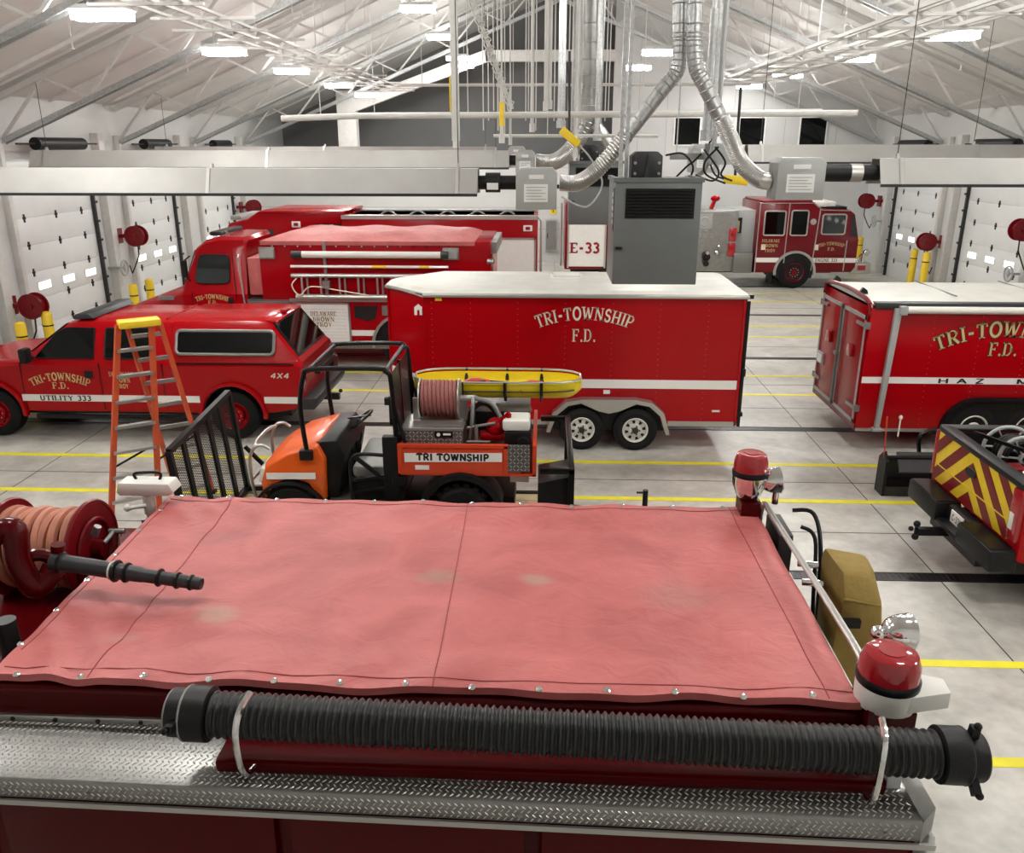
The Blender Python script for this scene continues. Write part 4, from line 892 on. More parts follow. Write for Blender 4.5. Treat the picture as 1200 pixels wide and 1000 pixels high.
part('gun_post', G().cyl(V((a(30, 700, 3.6).x, 3.6, 1.95)), V((a(30, 700, 3.6).x, 3.6, a(30, 690, 3.6).z-.08)), .05, n=16), DARKST, dg)
part('lever', G().tube(smooth([(-2.55, 3.45, 2.05), (-2.45, 3.5, 2.12), (-2.4, 3.6, 2.12), (-2.48, 3.7, 2.1)]), .025, 8).box(-2.9, -2.55, 3.3, 3.6, 1.93, 2.03), BLACKP, dg)
part('chrome_valve', G().ell((-2.62, 3.4, 2.07), (.05, .05, .05)).torus((-2.66, 3.32, 2.08), (1, .3, .4), .05, .015), CHROME, dg)
# booster reel beside the cover
c = V((-3.02, 4.52, 2.25)); R = .285
rl = part('booster_reel', G().cyl(c-V((.235, 0, 0)), c+V((.235, 0, 0)), .17, n=28), REDM, FT, label='maroon hose reel')
part('reel_flange', G().cyl(c+V((.24, 0, 0)), c+V((.265, 0, 0)), R, n=40).cyl(c-V((.265, 0, 0)), c-V((.24, 0, 0)), R, n=40).torus(c+V((.255, 0, 0)), XP, R, .017, 40, 6).torus(c-V((.255, 0, 0)), XP, R, .017, 40, 6), REDM, rl)
g = G()
for k in range(8): g.torus(c+V((-.205+k*.058, .0, .0)), (1, .10*math.sin(k*2.1), .12), .225-.006*(k % 3), .031, 32, 8)
part('booster_hose', g, HOSER, rl, label='salmon rubber hose')
part('reel_frame', G().bar(c+V((.29, .0, .02)), (c.x+.3, c.y+.0, 1.94), .07, .03).bar(c+V((.30, -.2, 0)), (c.x+.3, c.y-.22, 1.94), .05, .03).cyl(c+V((.24, 0, 0)), c+V((.33, 0, 0)), .05, n=16).torus(c+V((.275, 0, 0)), XP, .18, .014, 30, 6), REDM, rl)
part('crank', G().cyl(c+V((.33, 0, .03)), c+V((.33, .14, .05)), .014).cyl(c+V((.30, .13, .05)), c+V((.40, .13, .05)), .016).cyl(c+V((.3, -.03, .1)), c+V((.33, -.03, .16)), .022).ell(c+V((.34, .1, -.12)), (.03, .05, .03)), STEEL, rl)
part('reel_motor', G().box(c.x+.2, c.x+.42, c.y-.1, c.y+.22, 1.94, 2.07).ell((c.x+.36, c.y+.28, 2.05), (.06, .06, .06)), BLACKP, rl)
# telescopic floodlight
fl = part('floodlight', G().prism([(-2.81, 2.43), (-2.79, 2.50), (-2.45, 2.50), (-2.42, 2.44), (-2.46, 2.41), (-2.79, 2.405)], 'y', 4.95, 5.09), NEUT, FT, bev=.012, label='white floodlight head on a pole')
part('carry_handle', G().tube(smooth([(-2.70, 5.03, 2.50), (-2.70, 5.03, 2.54), (-2.54, 5.03, 2.545), (-2.54, 5.03, 2.50)], 5), .01, 8), BLACKM, fl)
part('pole', G().cyl((-2.62, 5.0, 1.93), (-2.62, 5.0, 2.27), .026, n=14).cyl((-2.62, 5.0, 2.27), (-2.62, 5.0, 2.40), .038, n=14).cyl((-2.62, 4.96, 2.34), (-2.72, 4.94, 2.33), .014).ell((-2.74, 4.94, 2.33), (.025, .025, .025)), NEUT, fl)
part('pole_clamp', G().cyl((-2.62, 5.0, 2.12), (-2.62, 5.0, 2.24), .034, n=14).cyl((-2.68, 5.0, 2.14), (-2.68, 5.0, 2.22), .012), STEEL, fl)
part('chrome_fitting', G().cyl((-2.86, 4.9, 1.93), (-2.86, 4.9, 2.14), .05, n=16).lathe([(.07, 0), (.07, .03), (.04, .05)], (-2.86, 4.9, 2.14), ZP, 18).ell((-2.7, 4.92, 2.05), (.06, .06, .06)), CHROME, fl)
# ------------------------------------------------------------------ suction hose on the brackets
x0, x1 = -1.36, 1.59
p0, p1 = V((x0, 2.83, 2.385)), V((x1, 2.785, 2.315)); dd = (p1-p0).normalized(); L = (p1-p0).length
SH = thing('suction_hose', 'long black ribbed suction hose lying along the diamond plate ledge', 'hose', ((x0+x1)/2, 2.8, 2.23))
prof = []; pitch = .030; n = int(L/pitch)
for k in range(n):
    for i in range(6): a0 = i/6; prof.append((.088+.0075*math.cos(2*PI*a0), (k+a0)*L/n))
prof.append((.0955, L))
part('corrugated_hose', G().lathe(prof, p0, dd, 36), HOSEB, SH, ang=80)
def coupling(c, d, big, nm):
    o = part('coupling', G().lathe([(.10, -.02), (.112, -.015), (.112, .075), (.108, .08), (.098, .085), (.098, .14), (.095, .15), (.085, .15), (.085, .1), (.001, .1)], c, d, 36), BLACKP, SH)
    g = G()
    for a in ((.1, 3.3) if nm else (.6, 2.7, 4.8)):
        t = V((0, 0, 1)); aa = d.cross(t).normalized(); bb = d.cross(aa); r = aa*math.cos(a)+bb*math.sin(a)
        g.bar(c+d*.10+r*.10, c+d*.10+r*.148, .03, .035).ell(c+d*.11+r*.15, (.016, .016, .016), 10, 6)
    part('lug', g, BLACKM, o)
    part('ring_band', G().torus(c+d*.08, d, .108, .006, 36, 6).torus(c+d*.145, d, .09, .008, 36, 6), STEEL if nm else DARKST, o)
coupling(p0, -dd, True, 1); coupling(p1, dd, False, 0)
# ------------------------------------------------------------------ tan equipment cover on the tail
a = [AY(963, 652, 4.75), AY(1000, 655, 4.5), AY(1027, 680, 4.35), AY(1012, 762, 4.2)]
g = G().loft([[(1.66, 4.18, 1.55), (1.86, 4.12, 1.55), (1.92, 4.45, 1.55), (1.68, 4.5, 1.55)], [(1.66, 4.16, 2.0), (1.90, 4.10, 2.0), (1.97, 4.5, 2.0), (1.68, 4.55, 2.0)], [(1.69, 4.18, 2.21), (1.90, 4.16, 2.18), (1.99, 4.52, 2.19), (1.69, 4.62, 2.24)], [(1.70, 4.28, 2.32), (1.86, 4.28, 2.31), (1.93, 4.56, 2.295), (1.70, 4.62, 2.31)]])
o = single('equipment_cover', g, TAN, 'mustard tan canvas cover hanging off the front engine tail', 'cover', bev=.03)
part('strap', G().box(1.67, 1.78, 4.12, 4.15, 2.05, 2.10), BLACKP, o, label='black strap')
part('seam', G().tube([(1.69, 4.18, 2.20), (1.89, 4.165, 2.17)], .007, 6), TAN, o)
# ================================================================== UTILITY TRAILER WITH THE ORANGE UTILITY VEHICLE
TX0, TX1, TY0, TY1, TZ = -3.72, .33, 7.85, 9.62, .50
UT = thing('flatbed_trailer', 'black flatbed trailer with timber deck and raised mesh gate under the orange utility vehicle', 'trailer', (-1.7, 8.7, 0))
g = G()
for k in range(8): w = (TY1-TY0-.1)/8; g.box(TX0+.03, TX1-.05, TY0+.05+k*w+.006, TY0+.05+(k+1)*w-.006, TZ-.04, TZ)
part('deck', g, WOOD, UT)
part('frame', G().box(TX0, TX1, TY0, TY0+.06, TZ-.14, TZ+.02).box(TX0, TX1, TY1-.06, TY1, TZ-.14, TZ+.02).box(TX0, TX0+.06, TY0, TY1, TZ-.14, TZ+.02).box(TX1-.06, TX1, TY0, TY1, TZ-.14, TZ+.02).bar((TX1, TY0+.3, TZ-.08), (TX1+1.25, 8.73, TZ-.08), .1, .1).bar((TX1, TY1-.3, TZ-.08), (TX1+1.25, 8.73, TZ-.08), .1, .1), BLACKM, UT, bev=.006)
part('front_rail', G().box(TX1-.06, TX1, TY0, TY0+.06, TZ, 1.50).box(TX1-.06, TX1, TY1-.06, TY1, TZ, 1.50).bar((TX1-.03, TY0+.02, 1.48), (TX1-.03, TY1-.02, 1.48), .06, .06).bar((-.02, TY0+.03, 1.48), (TX1, TY0+.03, 1.48), .06, .06).bar((-.02, TY1-.03, 1.48), (TX1, TY1-.03, 1.48), .06, .06), BLACKM, UT, bev=.004)
part('tool_box', G().prism([(-.045, TZ+.02), (.33, TZ+.02), (.33, 1.40), (-.04, 1.32)], 'y', TY0+.08, TY0+.62), BLACKP, UT, bev=.01)
part('jack', G().cyl((TX1+.82, 8.6, .05), (TX1+.82, 8.6, .98), .03, n=10).cyl((TX1+.82, 8.6, .03), (TX1+.82, 8.6, .05), .09, n=14).cyl((TX1+.82, 8.6, .95), (TX1+.72, 8.55, .97), .012), BLACKM, UT)
part('fender', G().prism([(-2.35, .55), (-2.25, .78), (-1.1, .78), (-1.0, .55), (-1.03, .55), (-1.13, .75), (-2.22, .75), (-2.32, .55)], 'y', TY0-.26, TY0), BLACKM, UT)
for x in (-2.0, -1.3):
    for y in (TY0-.24, TY1+.02): wheel(UT, (x, y, .34), .34, .2, 'utv')
gt = part('ramp_gate', G(), GATEM, UT) if False else None
P0, P1 = V((-3.74, 7.92, .55)), V((-3.66, 9.5, .55)); up = V((-.10, .02, 1)).normalized(); yv = (P1-P0)
gh0, gh1 = 1.06, 1.24
fr = G()
A, B_, Cc, D = P0, P1, P1+up*gh1, P0+up*gh0
for (p, q) in ((A, B_), (B_, Cc), (Cc, D), (D, A)): fr.bar(p, q, .06, .06, (1, 0, 0))
gate = part('ramp_gate', fr, BLACKM, UT, label='black mesh ramp gate standing upright')
for k in range(1, 5): f = k/5; part('gate_slat', G().bar(P0+yv*f, P0+yv*f+up*(gh0+(gh1-gh0)*f), .085, .03, (1, 0, 0)), BLACKM, gate)
part('gate_mesh', G().slab([A, B_, Cc, D], (1, 0, .1), .004), GATEM, gate)
part('gate_strut', G().bar(P1+V((0, 0, 0)), P1+V((.55, 0, .02)), .06, .06).bar(P1+V((.02, 0, .55)), P1+V((.5, 0, .0)), .04, .04), BLACKM, gate)
# ---- the utility vehicle
z0 = TZ
UV = thing('utility_vehicle', 'orange and black open utility vehicle with roll cage parked on the flatbed trailer', 'utility vehicle', (-1.6, 8.8, z0))
N0, F0 = 8.2, 9.45
for x in (-2.72, -.86):
    for y in (N0+.02, F0-.26): wheel(UV, (x, y, z0+.34), .31, .25, 'utv')
part('chassis', G().box(-2.9, -.3, N0+.28, F0-.28, z0+.22, z0+.42).box(-2.3, -1.5, N0+.05, F0-.05, z0+.36, z0+.44), BLACKP, UV, bev=.01)
hp = [(-3.02, z0+.42), (-3.05, z0+.66), (-2.98, z0+.86), (-2.72, z0+1.02), (-2.38, z0+1.12), (-2.30, z0+.95), (-2.32, z0+.46), (-2.42, z0+.5), (-2.5, z0+.66), (-2.72, z0+.73), (-2.92, z0+.64), (-2.98, z0+.46)]
rings = []
for (y, sx, sz) in ((N0+.04, .94, .93), (N0+.14, 1, .985), (8.83, 1.02, 1.03), (F0-.14, 1, .985), (F0-.04, .94, .93)):
    rings.append([(-2.55+(x+2.55)*sx, y, z0+.42+(z-z0-.42)*sz) for x, z in hp])
hood = part('hood', G().loft(rings), ORANGE, UV, bev=.02, ang=40)
for yy in (N0+.15, F0-.15):
    part('headlight', G().cbox((-3.0, yy, z0+.72), (.09, .16, .17), Matrix.Rotation(.25, 3, 'Y')), NEUT, hood, bev=.015)
part('reflective_strip', G().slab([(-2.95, N0+.03, z0+.70), (-2.42, N0+.03, z0+.71), (-2.42, N0+.03, z0+.78), (-2.95, N0+.03, z0+.77)], YN, .012), STRIPE, hood)
part('grille', G().box(-3.065, -3.03, 8.55, 9.1, z0+.5, z0+.68), BLACKM, hood)
g = G()
for y in (N0-.02, F0-.26):
    g.prism(arch_pts(-2.72, z0+.25, .43, 165, 5)+arch_pts(-2.72, z0+.25, .40, 5, 165), 'y', y, y+.28)
    g.prism(arch_pts(-.86, z0+.36, .46, 168, 12)+arch_pts(-.86, z0+.36, .38, 12, 168), 'y', y-.02, y+.28)
part('fender_flare', g, BLACKP, UV, bev=.01)
g = G()
for y in (8.42, 9.2):
    g.tube(smooth([(-3.0, y, z0+.38), (-3.16, y, z0+.42), (-3.19, y, z0+.8), (-3.14, y+.02, z0+.97), (-3.05, y+.04, z0+1.0), (-2.98, y+.06, z0+.95)], 6), .018, 10)
g.cyl((-3.18, 8.42, z0+.62), (-3.18, 9.2, z0+.62), .02).tube(smooth([(-3.13, 8.44, z0+.98), (-3.16, 8.62, z0+1.0), (-3.16, 9.0, z0+1.0), (-3.13, 9.18, z0+.98)]), .02, 8)
part('brush_guard', g, ALU, UV)
part('dashboard', G().prism([(-2.42, z0+1.10), (-2.2, z0+1.12), (-2.1, z0+.95), (-2.2, z0+.46), (-2.38, z0+.46)], 'y', N0+.1, F0-.1), BLACKP, UV, bev=.02)
sw = part('steering_wheel', G().torus((-2.10, 9.08, z0+1.10), (-.75, 0, 1), .175, .016, 28, 8).bar((-2.24, 9.08, z0+1.12), (-1.97, 9.08, z0+1.16), .03, .015).cyl((-2.1, 9.08, z0+1.1), (-2.24, 9.08, z0+.9), .025), BLACKM, UV)
g = G()
for k in range(7): g.tube(smooth([(-2.3+.02*k, 8.6+.09*k, z0+1.0), (-2.1, 8.62+.08*k, z0+.9-.05*(k % 3)), (-2.08-.02*k, 8.7+.05*k, z0+.6), (-2.2, 8.7+.05*k, z0+.5)]), .014, 5)
part('cab_wiring', g, BLACKP, UV)
part('floor_pan', G().box(-2.3, -1.95, N0+.1, F0-.1, z0+.42, z0+.455), STEEL, UV)
part('seat', G().box(-2.05, -1.62, N0+.14, F0-.14, z0+.68, z0+.82), SEATG, UV, bev=.045)
part('seat_base', G().box(-1.98, -1.6, N0+.18, F0-.18, z0+.44, z0+.69), BLACKP, UV, bev=.01)
part('backrest', G().prism([(-1.70, z0+.84), (-1.58, z0+.84), (-1.53, z0+1.16), (-1.60, z0+1.17)], 'y', N0+.2, F0-.2), SEATG, UV, bev=.02)
r = .026
cg = G()
for y in (N0+.05, F0-.05):
    cg.tube(smooth([(-2.50, y, z0+1.02), (-2.53, y, z0+1.5), (-2.47, y, z0+1.84), (-2.36, y, z0+1.915), (-1.72, y, z0+1.93), (-1.60, y, z0+1.89), (-1.56, y, z0+1.74), (-1.52, y, z0+.7)], 7), r, 10)
    cg.cyl((-1.56, y, z0+1.6), (-1.40, y, z0+.95), .02)
for (x, z) in ((-2.42, 1.90), (-1.62, 1.90)): cg.cyl((x, N0+.05, z0+z), (x, F0-.05, z0+z), r)
part('roll_cage', cg, BLACKM, UV)
g = G()
for (x, z) in ((-1.52, .7), (-2.5, .98)):
    for y in (N0+.05, F0-.05): g.box(x-.07, x+.07, y-.06, y+.06, z0+z-.05, z0+z+.06)
part('cage_foot', g, BLACKP, UV, bev=.01)
part('rear_screen', G().slab([(-1.545, N0+.08, z0+.95), (-1.545, F0-.08, z0+.95), (-1.575, F0-.08, z0+1.86), (-1.575, N0+.08, z0+1.86)], XP, .004), SCREEN, UV)
part('screen_frame', G().bar((-1.55, N0+.06, z0+.94), (-1.55, F0-.06, z0+.94), .04, .04).bar((-1.55, 8.83, z0+.94), (-1.58, 8.83, z0+1.88), .03, .03), BLACKM, UV)
g = G()
g.box(-1.68, -1.525, N0-.0, N0+.1, z0+.36, z0+1.2)
for zz in (.45, .6, .74): g.bar((-2.02, N0+.02, z0+zz-.04), (-1.6, N0+.02, z0+zz+.03), .03, .035)
g.tube(smooth([(-2.02, N0+.02, z0+.36), (-2.04, N0+.02, z0+.7), (-1.99, N0+.02, z0+.98), (-1.62, N0+.02, z0+.99)], 6), .022, 8).bar((-1.98, N0+.02, z0+.97), (-1.68, N0+.02, z0+.72), .04, .04)
g.box(-2.04, -1.55, N0+.04, N0+.07, z0+.36, z0+.72)
part('door_guard', g, BLACKP, UV, bev=.004)
part('mirror', G().box(-1.74, -1.64, F0-.16, F0-.06, z0+1.42, z0+1.56).cyl((-1.69, F0-.1, z0+1.42), (-1.65, F0-.06, z0+1.0), .012).cyl((-1.72, F0-.3, z0+1.25), (-1.75, F0-.1, z0+.9), .015), BLACKP, UV, bev=.01)
part('lamp_bar', G().box(-2.42, -2.36, 8.5, 9.2, z0+1.80, z0+1.86).box(-2.45, -2.38, 9.15, 9.35, z0+1.66, z0+1.80), BLACKP, UV)
# bed
bd = part('cargo_bed', G().box(-1.50, -.22, N0, N0+.035, z0+.80, z0+1.12).box(-1.50, -.22, F0-.035, F0, z0+.80, z0+1.12).box(-1.50, -1.465, N0, F0, z0+.80, z0+1.12).box(-1.5, -.06, N0, F0, z0+.78, z0+.81), ORANGER, UV, bev=.006)
part('bed_rim', G().box(-1.52, -.36, N0-.012, N0+.04, z0+1.095, z0+1.13).box(-1.52, -1.48, N0-.01, N0+.02, z0+.80, z0+1.12).box(-.40, -.36, N0-.012, N0+.02, z0+.80, z0+1.12), ORANGER, bd)
part('bed_band', G().slab([(-1.45, N0-.002, z0+.93), (-.42, N0-.002, z0+.945), (-.42, N0-.002, z0+1.045), (-1.45, N0-.002, z0+1.03)], YN, .004), STRIPE, bd)
text(bd, 'TRI TOWNSHIP', (-.94, N0-.007, z0+.99), XP, ZP, .078, BLET, serif=False, wt=1.6, width=.76)
part('warning_label', G().box(-1.34, -1.19, N0-.004, N0, z0+.845, z0+.895), STRIPE, bd)
part('tailgate', G().prism([(N0+.0, z0+.78), (F0, z0+.78), (F0, z0+1.13), (N0, z0+1.13)], 'x', -.10, -.06), ORANGER, bd)
part('tread_panel', G().box(-.36, -.13, N0-.015, N0+.02, z0+.84, z0+1.13), DIAS, bd)
tb = part('tool_chest', G().box(-1.47, -.84, N0+.07, N0+.62, z0+1.0, z0+1.26), DIAS, UV, bev=.008, label='diamond plate tool chest')
part('chest_lid', G().box(-1.48, -.83, N0+.06, N0+.56, z0+1.26, z0+1.285), ALU, tb)
part('badge', G().box(-1.13, -.94, N0+.055, N0+.068, z0+1.19, z0+1.25), BLACKM, tb)
part('badge_print', G().box(-1.04, -.96, N0+.05, N0+.056, z0+1.215, z0+1.235).cyl((-1.09, N0+.056, z0+1.22), (-1.09, N0+.05, z0+1.22), .02, n=14), STRIPE, tb)
c = V((-1.10, N0+.36, z0+1.53))
rk = part('hose_reel', G().cyl(c+V((.20, 0, 0)), c+V((.215, 0, 0)), .215, n=36).cyl(c-V((.215, 0, 0)), c-V((.20, 0, 0)), .215, n=36), ALU, UV)
g = G()
for k in range(9): g.torus(c+V((-.176+k*.044, 0, 0)), (1, .03, .05), .175, .0245, 30, 8)
part('reel_hose', g, HOSED, rk, label='dusky red hose')
part('reel_stand', G().box(c.x-.25, c.x+.25, c.y-.2, c.y+.2, z0+1.285, z0+1.31).bar(c+V((-.235, 0, 0)), (c.x-.235, c.y, z0+1.29), .03, .12, (1, 0, 0)).bar(c+V((.235, 0, 0)), (c.x+.235, c.y, z0+1.29), .03, .12, (1, 0, 0)).box(c.x-.26, c.x+.26, c.y-.24, c.y-.2, z0+1.29, z0+1.35).cyl(c+V((.2, 0, 0)), c+V((.36, 0, 0)), .035, n=14).ell(c+V((.36, 0, 0)), (.05, .04, .04)), ALU, rk)
pm = part('fire_pump', G().ell((-.50, N0+.3, z0+1.23), (.11, .1, .11)).cyl((-.66, N0+.28, z0+1.14), (-.4, N0+.28, z0+1.14), .055, n=14).bar((-.46, N0+.25, z0+1.3), (-.36, N0+.22, z0+1.42), .05, .03).cyl((-.36, N0+.24, z0+1.22), (-.36, N0+.24, z0+1.40), .03), REDB, UV)
part('pipework', G().tube(smooth([(-.82, N0+.2, z0+.98), (-.76, N0+.2, z0+1.2), (-.74, N0+.25, z0+1.48), (-.74, N0+.3, z0+1.56)]), .022, 8).cyl((-.8, N0+.2, z0+1.25), (-.5, N0+.22, z0+1.3), .018).tube(smooth([(-.72, N0+.3, z0+1.55), (-.55, N0+.3, z0+1.5), (-.45, N0+.28, z0+1.35)]), .025, 8).cyl((-.70, N0+.15, z0+1.02), (-.70, N0+.15, z0+1.3), .02).cyl((-.8, N0+.13, z0+1.12), (-.55, N0+.13, z0+1.12), .015), STEEL, pm)
part('black_hose', G().tube(smooth([(-.80, N0+.35, z0+1.2), (-.74, N0+.35, z0+1.42), (-.6, N0+.4, z0+1.46), (-.42, N0+.42, z0+1.25)]), .028, 8), BLACKP, pm)
en = part('pump_engine', G().box(-.42, -.13, N0+.12, N0+.45, z0+1.24, z0+1.36), NEUT, UV, bev=.03)
part('engine_block', G().box(-.40, -.12, N0+.1, N0+.46, z0+1.06, z0+1.24).cyl((-.2, N0+.1, z0+1.14), (-.2, N0+.06, z0+1.14), .06, n=16), BLACKP, en, bev=.01)
wt_ = part('water_tank', G().box(-.82, -.14, N0+.62, F0-.12, z0+.82, z0+1.33), STEEL, UV, bev=.02)
part('tank_panel', G().box(-.74, -.2, N0+.605, N0+.62, z0+1.1, z0+1.30), BLACKP, wt_)
part('tank_rim', G().box(-.84, -.12, N0+.6, N0+.64, z0+1.315, z0+1.345), ALU, wt_)
part('number_plate', G().box(-.34, -.14, N0+.14, N0+.15, z0+.66, z0+.75), STRIPE, UV)
part('tow_strap', G().tube(smooth([(-.52, N0+.15, z0+.42), (-.45, N0+.05, z0+.2), (-.3, N0+.02, z0+.06), (-.15, N0+.05, z0+.12)]), .02, 6), YELL, UV)
# ---- stokes basket lying on the load
bx0, bx1, byc, bz = -1.46, .44, 9.115, z0+1.40
SB = thing('rescue_basket', 'yellow rescue basket stretcher lying across the utility vehicle load', 'stretcher', ((bx0+bx1)/2, byc, bz))
def hw(t): return .285*min(1, math.sqrt(max(0, 1-abs(2*t-1)**5))) if 0 < t < 1 else .0
n = 40; rings = []
outer = []
for i in range(n+1):
    t = .004+.992*i/n; x = bx0+(bx1-bx0)*t; w = max(.06, hw(t)); e = min(1, min(t, 1-t)/.1); zb = bz+.10*(1-e)**2
    pts = []
    for k in range(13): a = PI*k/12; pts.append((x, byc-w*math.cos(a), bz+.21-(.21+bz-zb)*(math.sin(a)**.6)*(1 if e > 0 else 1)))
    for k in range(12, -1, -1): a = PI*k/12; pts.append((x, byc-(w-.02)*math.cos(a), bz+.215-(.19+bz-zb)*(math.sin(a)**.6)))
    rings.append(pts)
part('shell', G().loft(rings), BASKY, SB)
rail = [(bx0+(bx1-bx0)*t, byc+s*(max(.03, hw(t))+.02), bz+.235) for s, ts in ((-1, [.0+.98*i/24+.01 for i in range(25)]), (1, [.99-.98*i/24 for i in range(25)])) for t in ts]
part('top_rail', G().tube(rail, .013, 8, True), ALU, SB)
for t in (.30, .55, .76):
    x = bx0+(bx1-bx0)*t
    part('buckle_strap', G().tube([(x, byc-hw(t)-.03, bz+.24), (x, byc-hw(t)-.02, bz+.1), (x, byc-hw(t)*.7, bz+.01)], .02, 6).tube([(x, byc+hw(t)+.03, bz+.24), (x, byc+hw(t)-.05, bz+.12)], .02, 6), BLACKM, SB)
part('harness', G().tube(smooth([(-1.0, 8.85, bz+.12), (-.7, 8.95, bz+.2), (-.5, 9.05, bz+.17), (-.3, 8.9, bz+.2), (0, 9.1, bz+.17)]), .022, 6), BLACKM, SB)
part('orange_strap', G().tube(smooth([(-.95, 8.9, bz+.13), (-.8, 8.95, bz+.22), (-.6, 9.0, bz+.19)]), .03, 6).tube(smooth([(-.25, 8.85, bz+.12), (-.15, 8.95, bz+.2), (0, 9.0, bz+.17)]), .03, 6), ORANGER, SB)
part('lower_rail', G().tube([(bx0+(bx1-bx0)*(.2+.75*i/14), byc-hw(.2+.75*i/14)-.015, bz+.13) for i in range(15)], .009, 6), DARKST, SB)
# ------------------------------------------------------------------ step ladder
LA, LB = AZ(130, 618, 0), AZ(187, 606, 0); rear = (AZ(245, 580, 0)-LB); rear.z = 0; rear = V((.45, .85, 0)); H = 2.52
SLD = thing('step_ladder', 'tall orange fibreglass step ladder with yellow top cap in front of the red pickup', 'ladder', (LA+LB)/2+rear*.5)
top = (LA+LB)/2+rear*.42; ax = (LB-LA).normalized(); tw = .19
tA, tB = top-ax*tw+V((0, 0, H)), top+ax*tw+V((0, 0, H))
ra, rb = LA+rear+ax*.06, LB+rear-ax*.06; ta2, tb2 = tA+rear*.12, tB+rear*.12
nrm = ax
for p, q in ((LA, tA), (LB, tB)): part('front_rail', G().bar(p, q, .03, .075, rear), FIBRE, SLD)
for p, q in ((ra, ta2), (rb, tb2)): part('rear_rail', G().bar(p, q, .028, .06, rear), FIBRE, SLD)
for k in range(1, 8):
    f = k/8; part('step', G().bar(LA+(tA-LA)*f, LB+(tB-LB)*f, .085, .035, (0, 0, 1)), ALU, SLD)
for k in range(0, 8):
    f = (k+.45)/8; part('rear_brace', G().bar(ra+(ta2-ra)*f, rb+(tb2-rb)*f, .03, .05, (0, 0, 1)), ALU, SLD)
part('top_cap', G().bar(tA-ax*.05+rear*.06, tB+ax*.05+rear*.06, .24, .085), YELL, SLD, bev=.012)
for p, q, pr, qr in ((LA, tA, ra, ta2), (LB, tB, rb, tb2)): part('spreader', G().bar(p+(q-p)*.3, pr+(qr-pr)*.36, .012, .025), BLACKM, SLD)
for p in (LA, LB, ra, rb): part('foot', G().box(p.x-.04, p.x+.04, p.y-.04, p.y+.04, 0, .05), BLACKP, SLD)
# ================================================================== SHARED VEHICLE SHAPES
def body(sts, yc):
    rings = []
    for (x, zb, zs, zr, w, wr) in sts:
        h = [(-w*.985, zb), (-w, zb+(zs-zb)*.12), (-w*1.005, zb+(zs-zb)*.6), (-w, zs-.05), (-w+.035, zs), (-wr-.015, zs+(zr-zs)*.78), (-wr+.05, zs+(zr-zs)*.94), (-wr+.16, zr)]
        rings.append([(x, yc+y, z) for y, z in h]+[(x, yc-y, z) for y, z in reversed(h)])
    return G().loft(rings)
def with_arches(sts, arches):              # the lower edge follows each wheel arch
    xs = [s[0] for s in sts]
    def at(x):
        for a, b in zip(sts, sts[1:]):
            if a[0] <= x <= b[0]: t = (x-a[0])/(b[0]-a[0] or 1); return [x]+[a[i]+(b[i]-a[i])*t for i in range(1, 6)]
    out = [list(s) for s in sts if not any(c-r < s[0] < c+r for c, z, r in arches)]
    for c, z, r in arches:
        for k in range(13):
            a = PI*k/12; x = c-r*math.cos(a); s = at(x); s[1] = max(s[1], z+r*math.sin(a)) if 0 < k < 12 else s[1]
            out.append(s)
        for e in (-1, 1): s = at(c+e*(r+.002)); out.append(s)
    return sorted(out, key=lambda s: s[0])
def side_y(yc, w, wr, zs, zr, z):
    t = max(0, min(1, (z-zs)/((zr-zs)*.78))); return yc-(w-.035+(wr+.015-w+.035)*t)
def side_pane(root, name, poly, fy, m, off=.012, frame=None, fm=BLACKP, fw=.035):
    p = [(x, fy(z)-.004, z) for x, z in poly]
    o = part(name, G().slab(p, YN, off), m, root)
    if frame:
        c = [(x, fy(z)-.012, z) for x, z in poly]; part('window_frame', G().tube(c, fw*.45, 6, True), fm, o)
    return o
def rounded(x0, x1, z0, z1, r, n=4, sk=0):
    out = []
    for cx, cz, a in ((x1-r, z0+r, -90), (x1-r, z1-r, 0), (x0+r+sk, z1-r, 90), (x0+r, z0+r, 180)):
        for k in range(n+1): t = math.radians(a+90*k/n); out.append((cx+r*math.cos(t), cz+r*math.sin(t)))
    return out
def rivet_line(g, x, y, z0, z1, n, s=.006):
    for k in range(n): z = z0+(z1-z0)*k/(n-1); g.box(x-s, x+s, y-.004, y, z-s, z+s)
# ================================================================== RED PICKUP WITH A CAP (left)
Yn = 12.8; yc = Yn+1.0
PU = thing('pickup_truck', 'glossy red pickup with a red bed cap behind the orange ladder', 'pickup truck', (-6.9, yc, 0))
sts = [(-10.02, .62, .98, 1.02, .86, .80), (-9.96, .50, 1.08, 1.13, .94, .86), (-9.6, .46, 1.17, 1.22, .99, .9), (-8.46, .46, 1.28, 1.315, 1.0, .88), (-8.42, .46, 1.285, 1.34, 1.0, .86), (-7.70, .46, 1.29, 1.88, 1.0, .75), (-7.45, .46, 1.29, 1.93, 1.0, .74), (-6.9, .46, 1.29, 1.94, 1.0, .74), (-5.98, .46, 1.29, 1.93, 1.0, .75), (-5.95, .46, 1.29, 1.955, 1.0, .78), (-4.6, .46, 1.29, 1.97, 1.0, .78), (-4.42, .47, 1.29, 1.95, 1.0, .78), (-4.33, .48, 1.29, 1.90, 1.0, .79), (-3.93, .55, 1.29, 1.36, .99, .88), (-3.86, .60, 1.26, 1.30, .97, .86)]
part('body', body(with_arches(sts, [(-9.02, .42, .50), (-5.03, .42, .50)]), yc), REDB, PU, ang=28)
fy = lambda z: side_y(yc, 1.0, .745, 1.29, 1.935, z)
side_pane(PU, 'front_side_window', [(-8.2, 1.345), (-7.24, 1.345), (-7.24, 1.80), (-7.70, 1.80), (-7.86, 1.73)], fy, GLASS, frame=1)
side_pane(PU, 'rear_side_window', rounded(-7.06, -6.32, 1.345, 1.80, .05), fy, GLASS, frame=1)
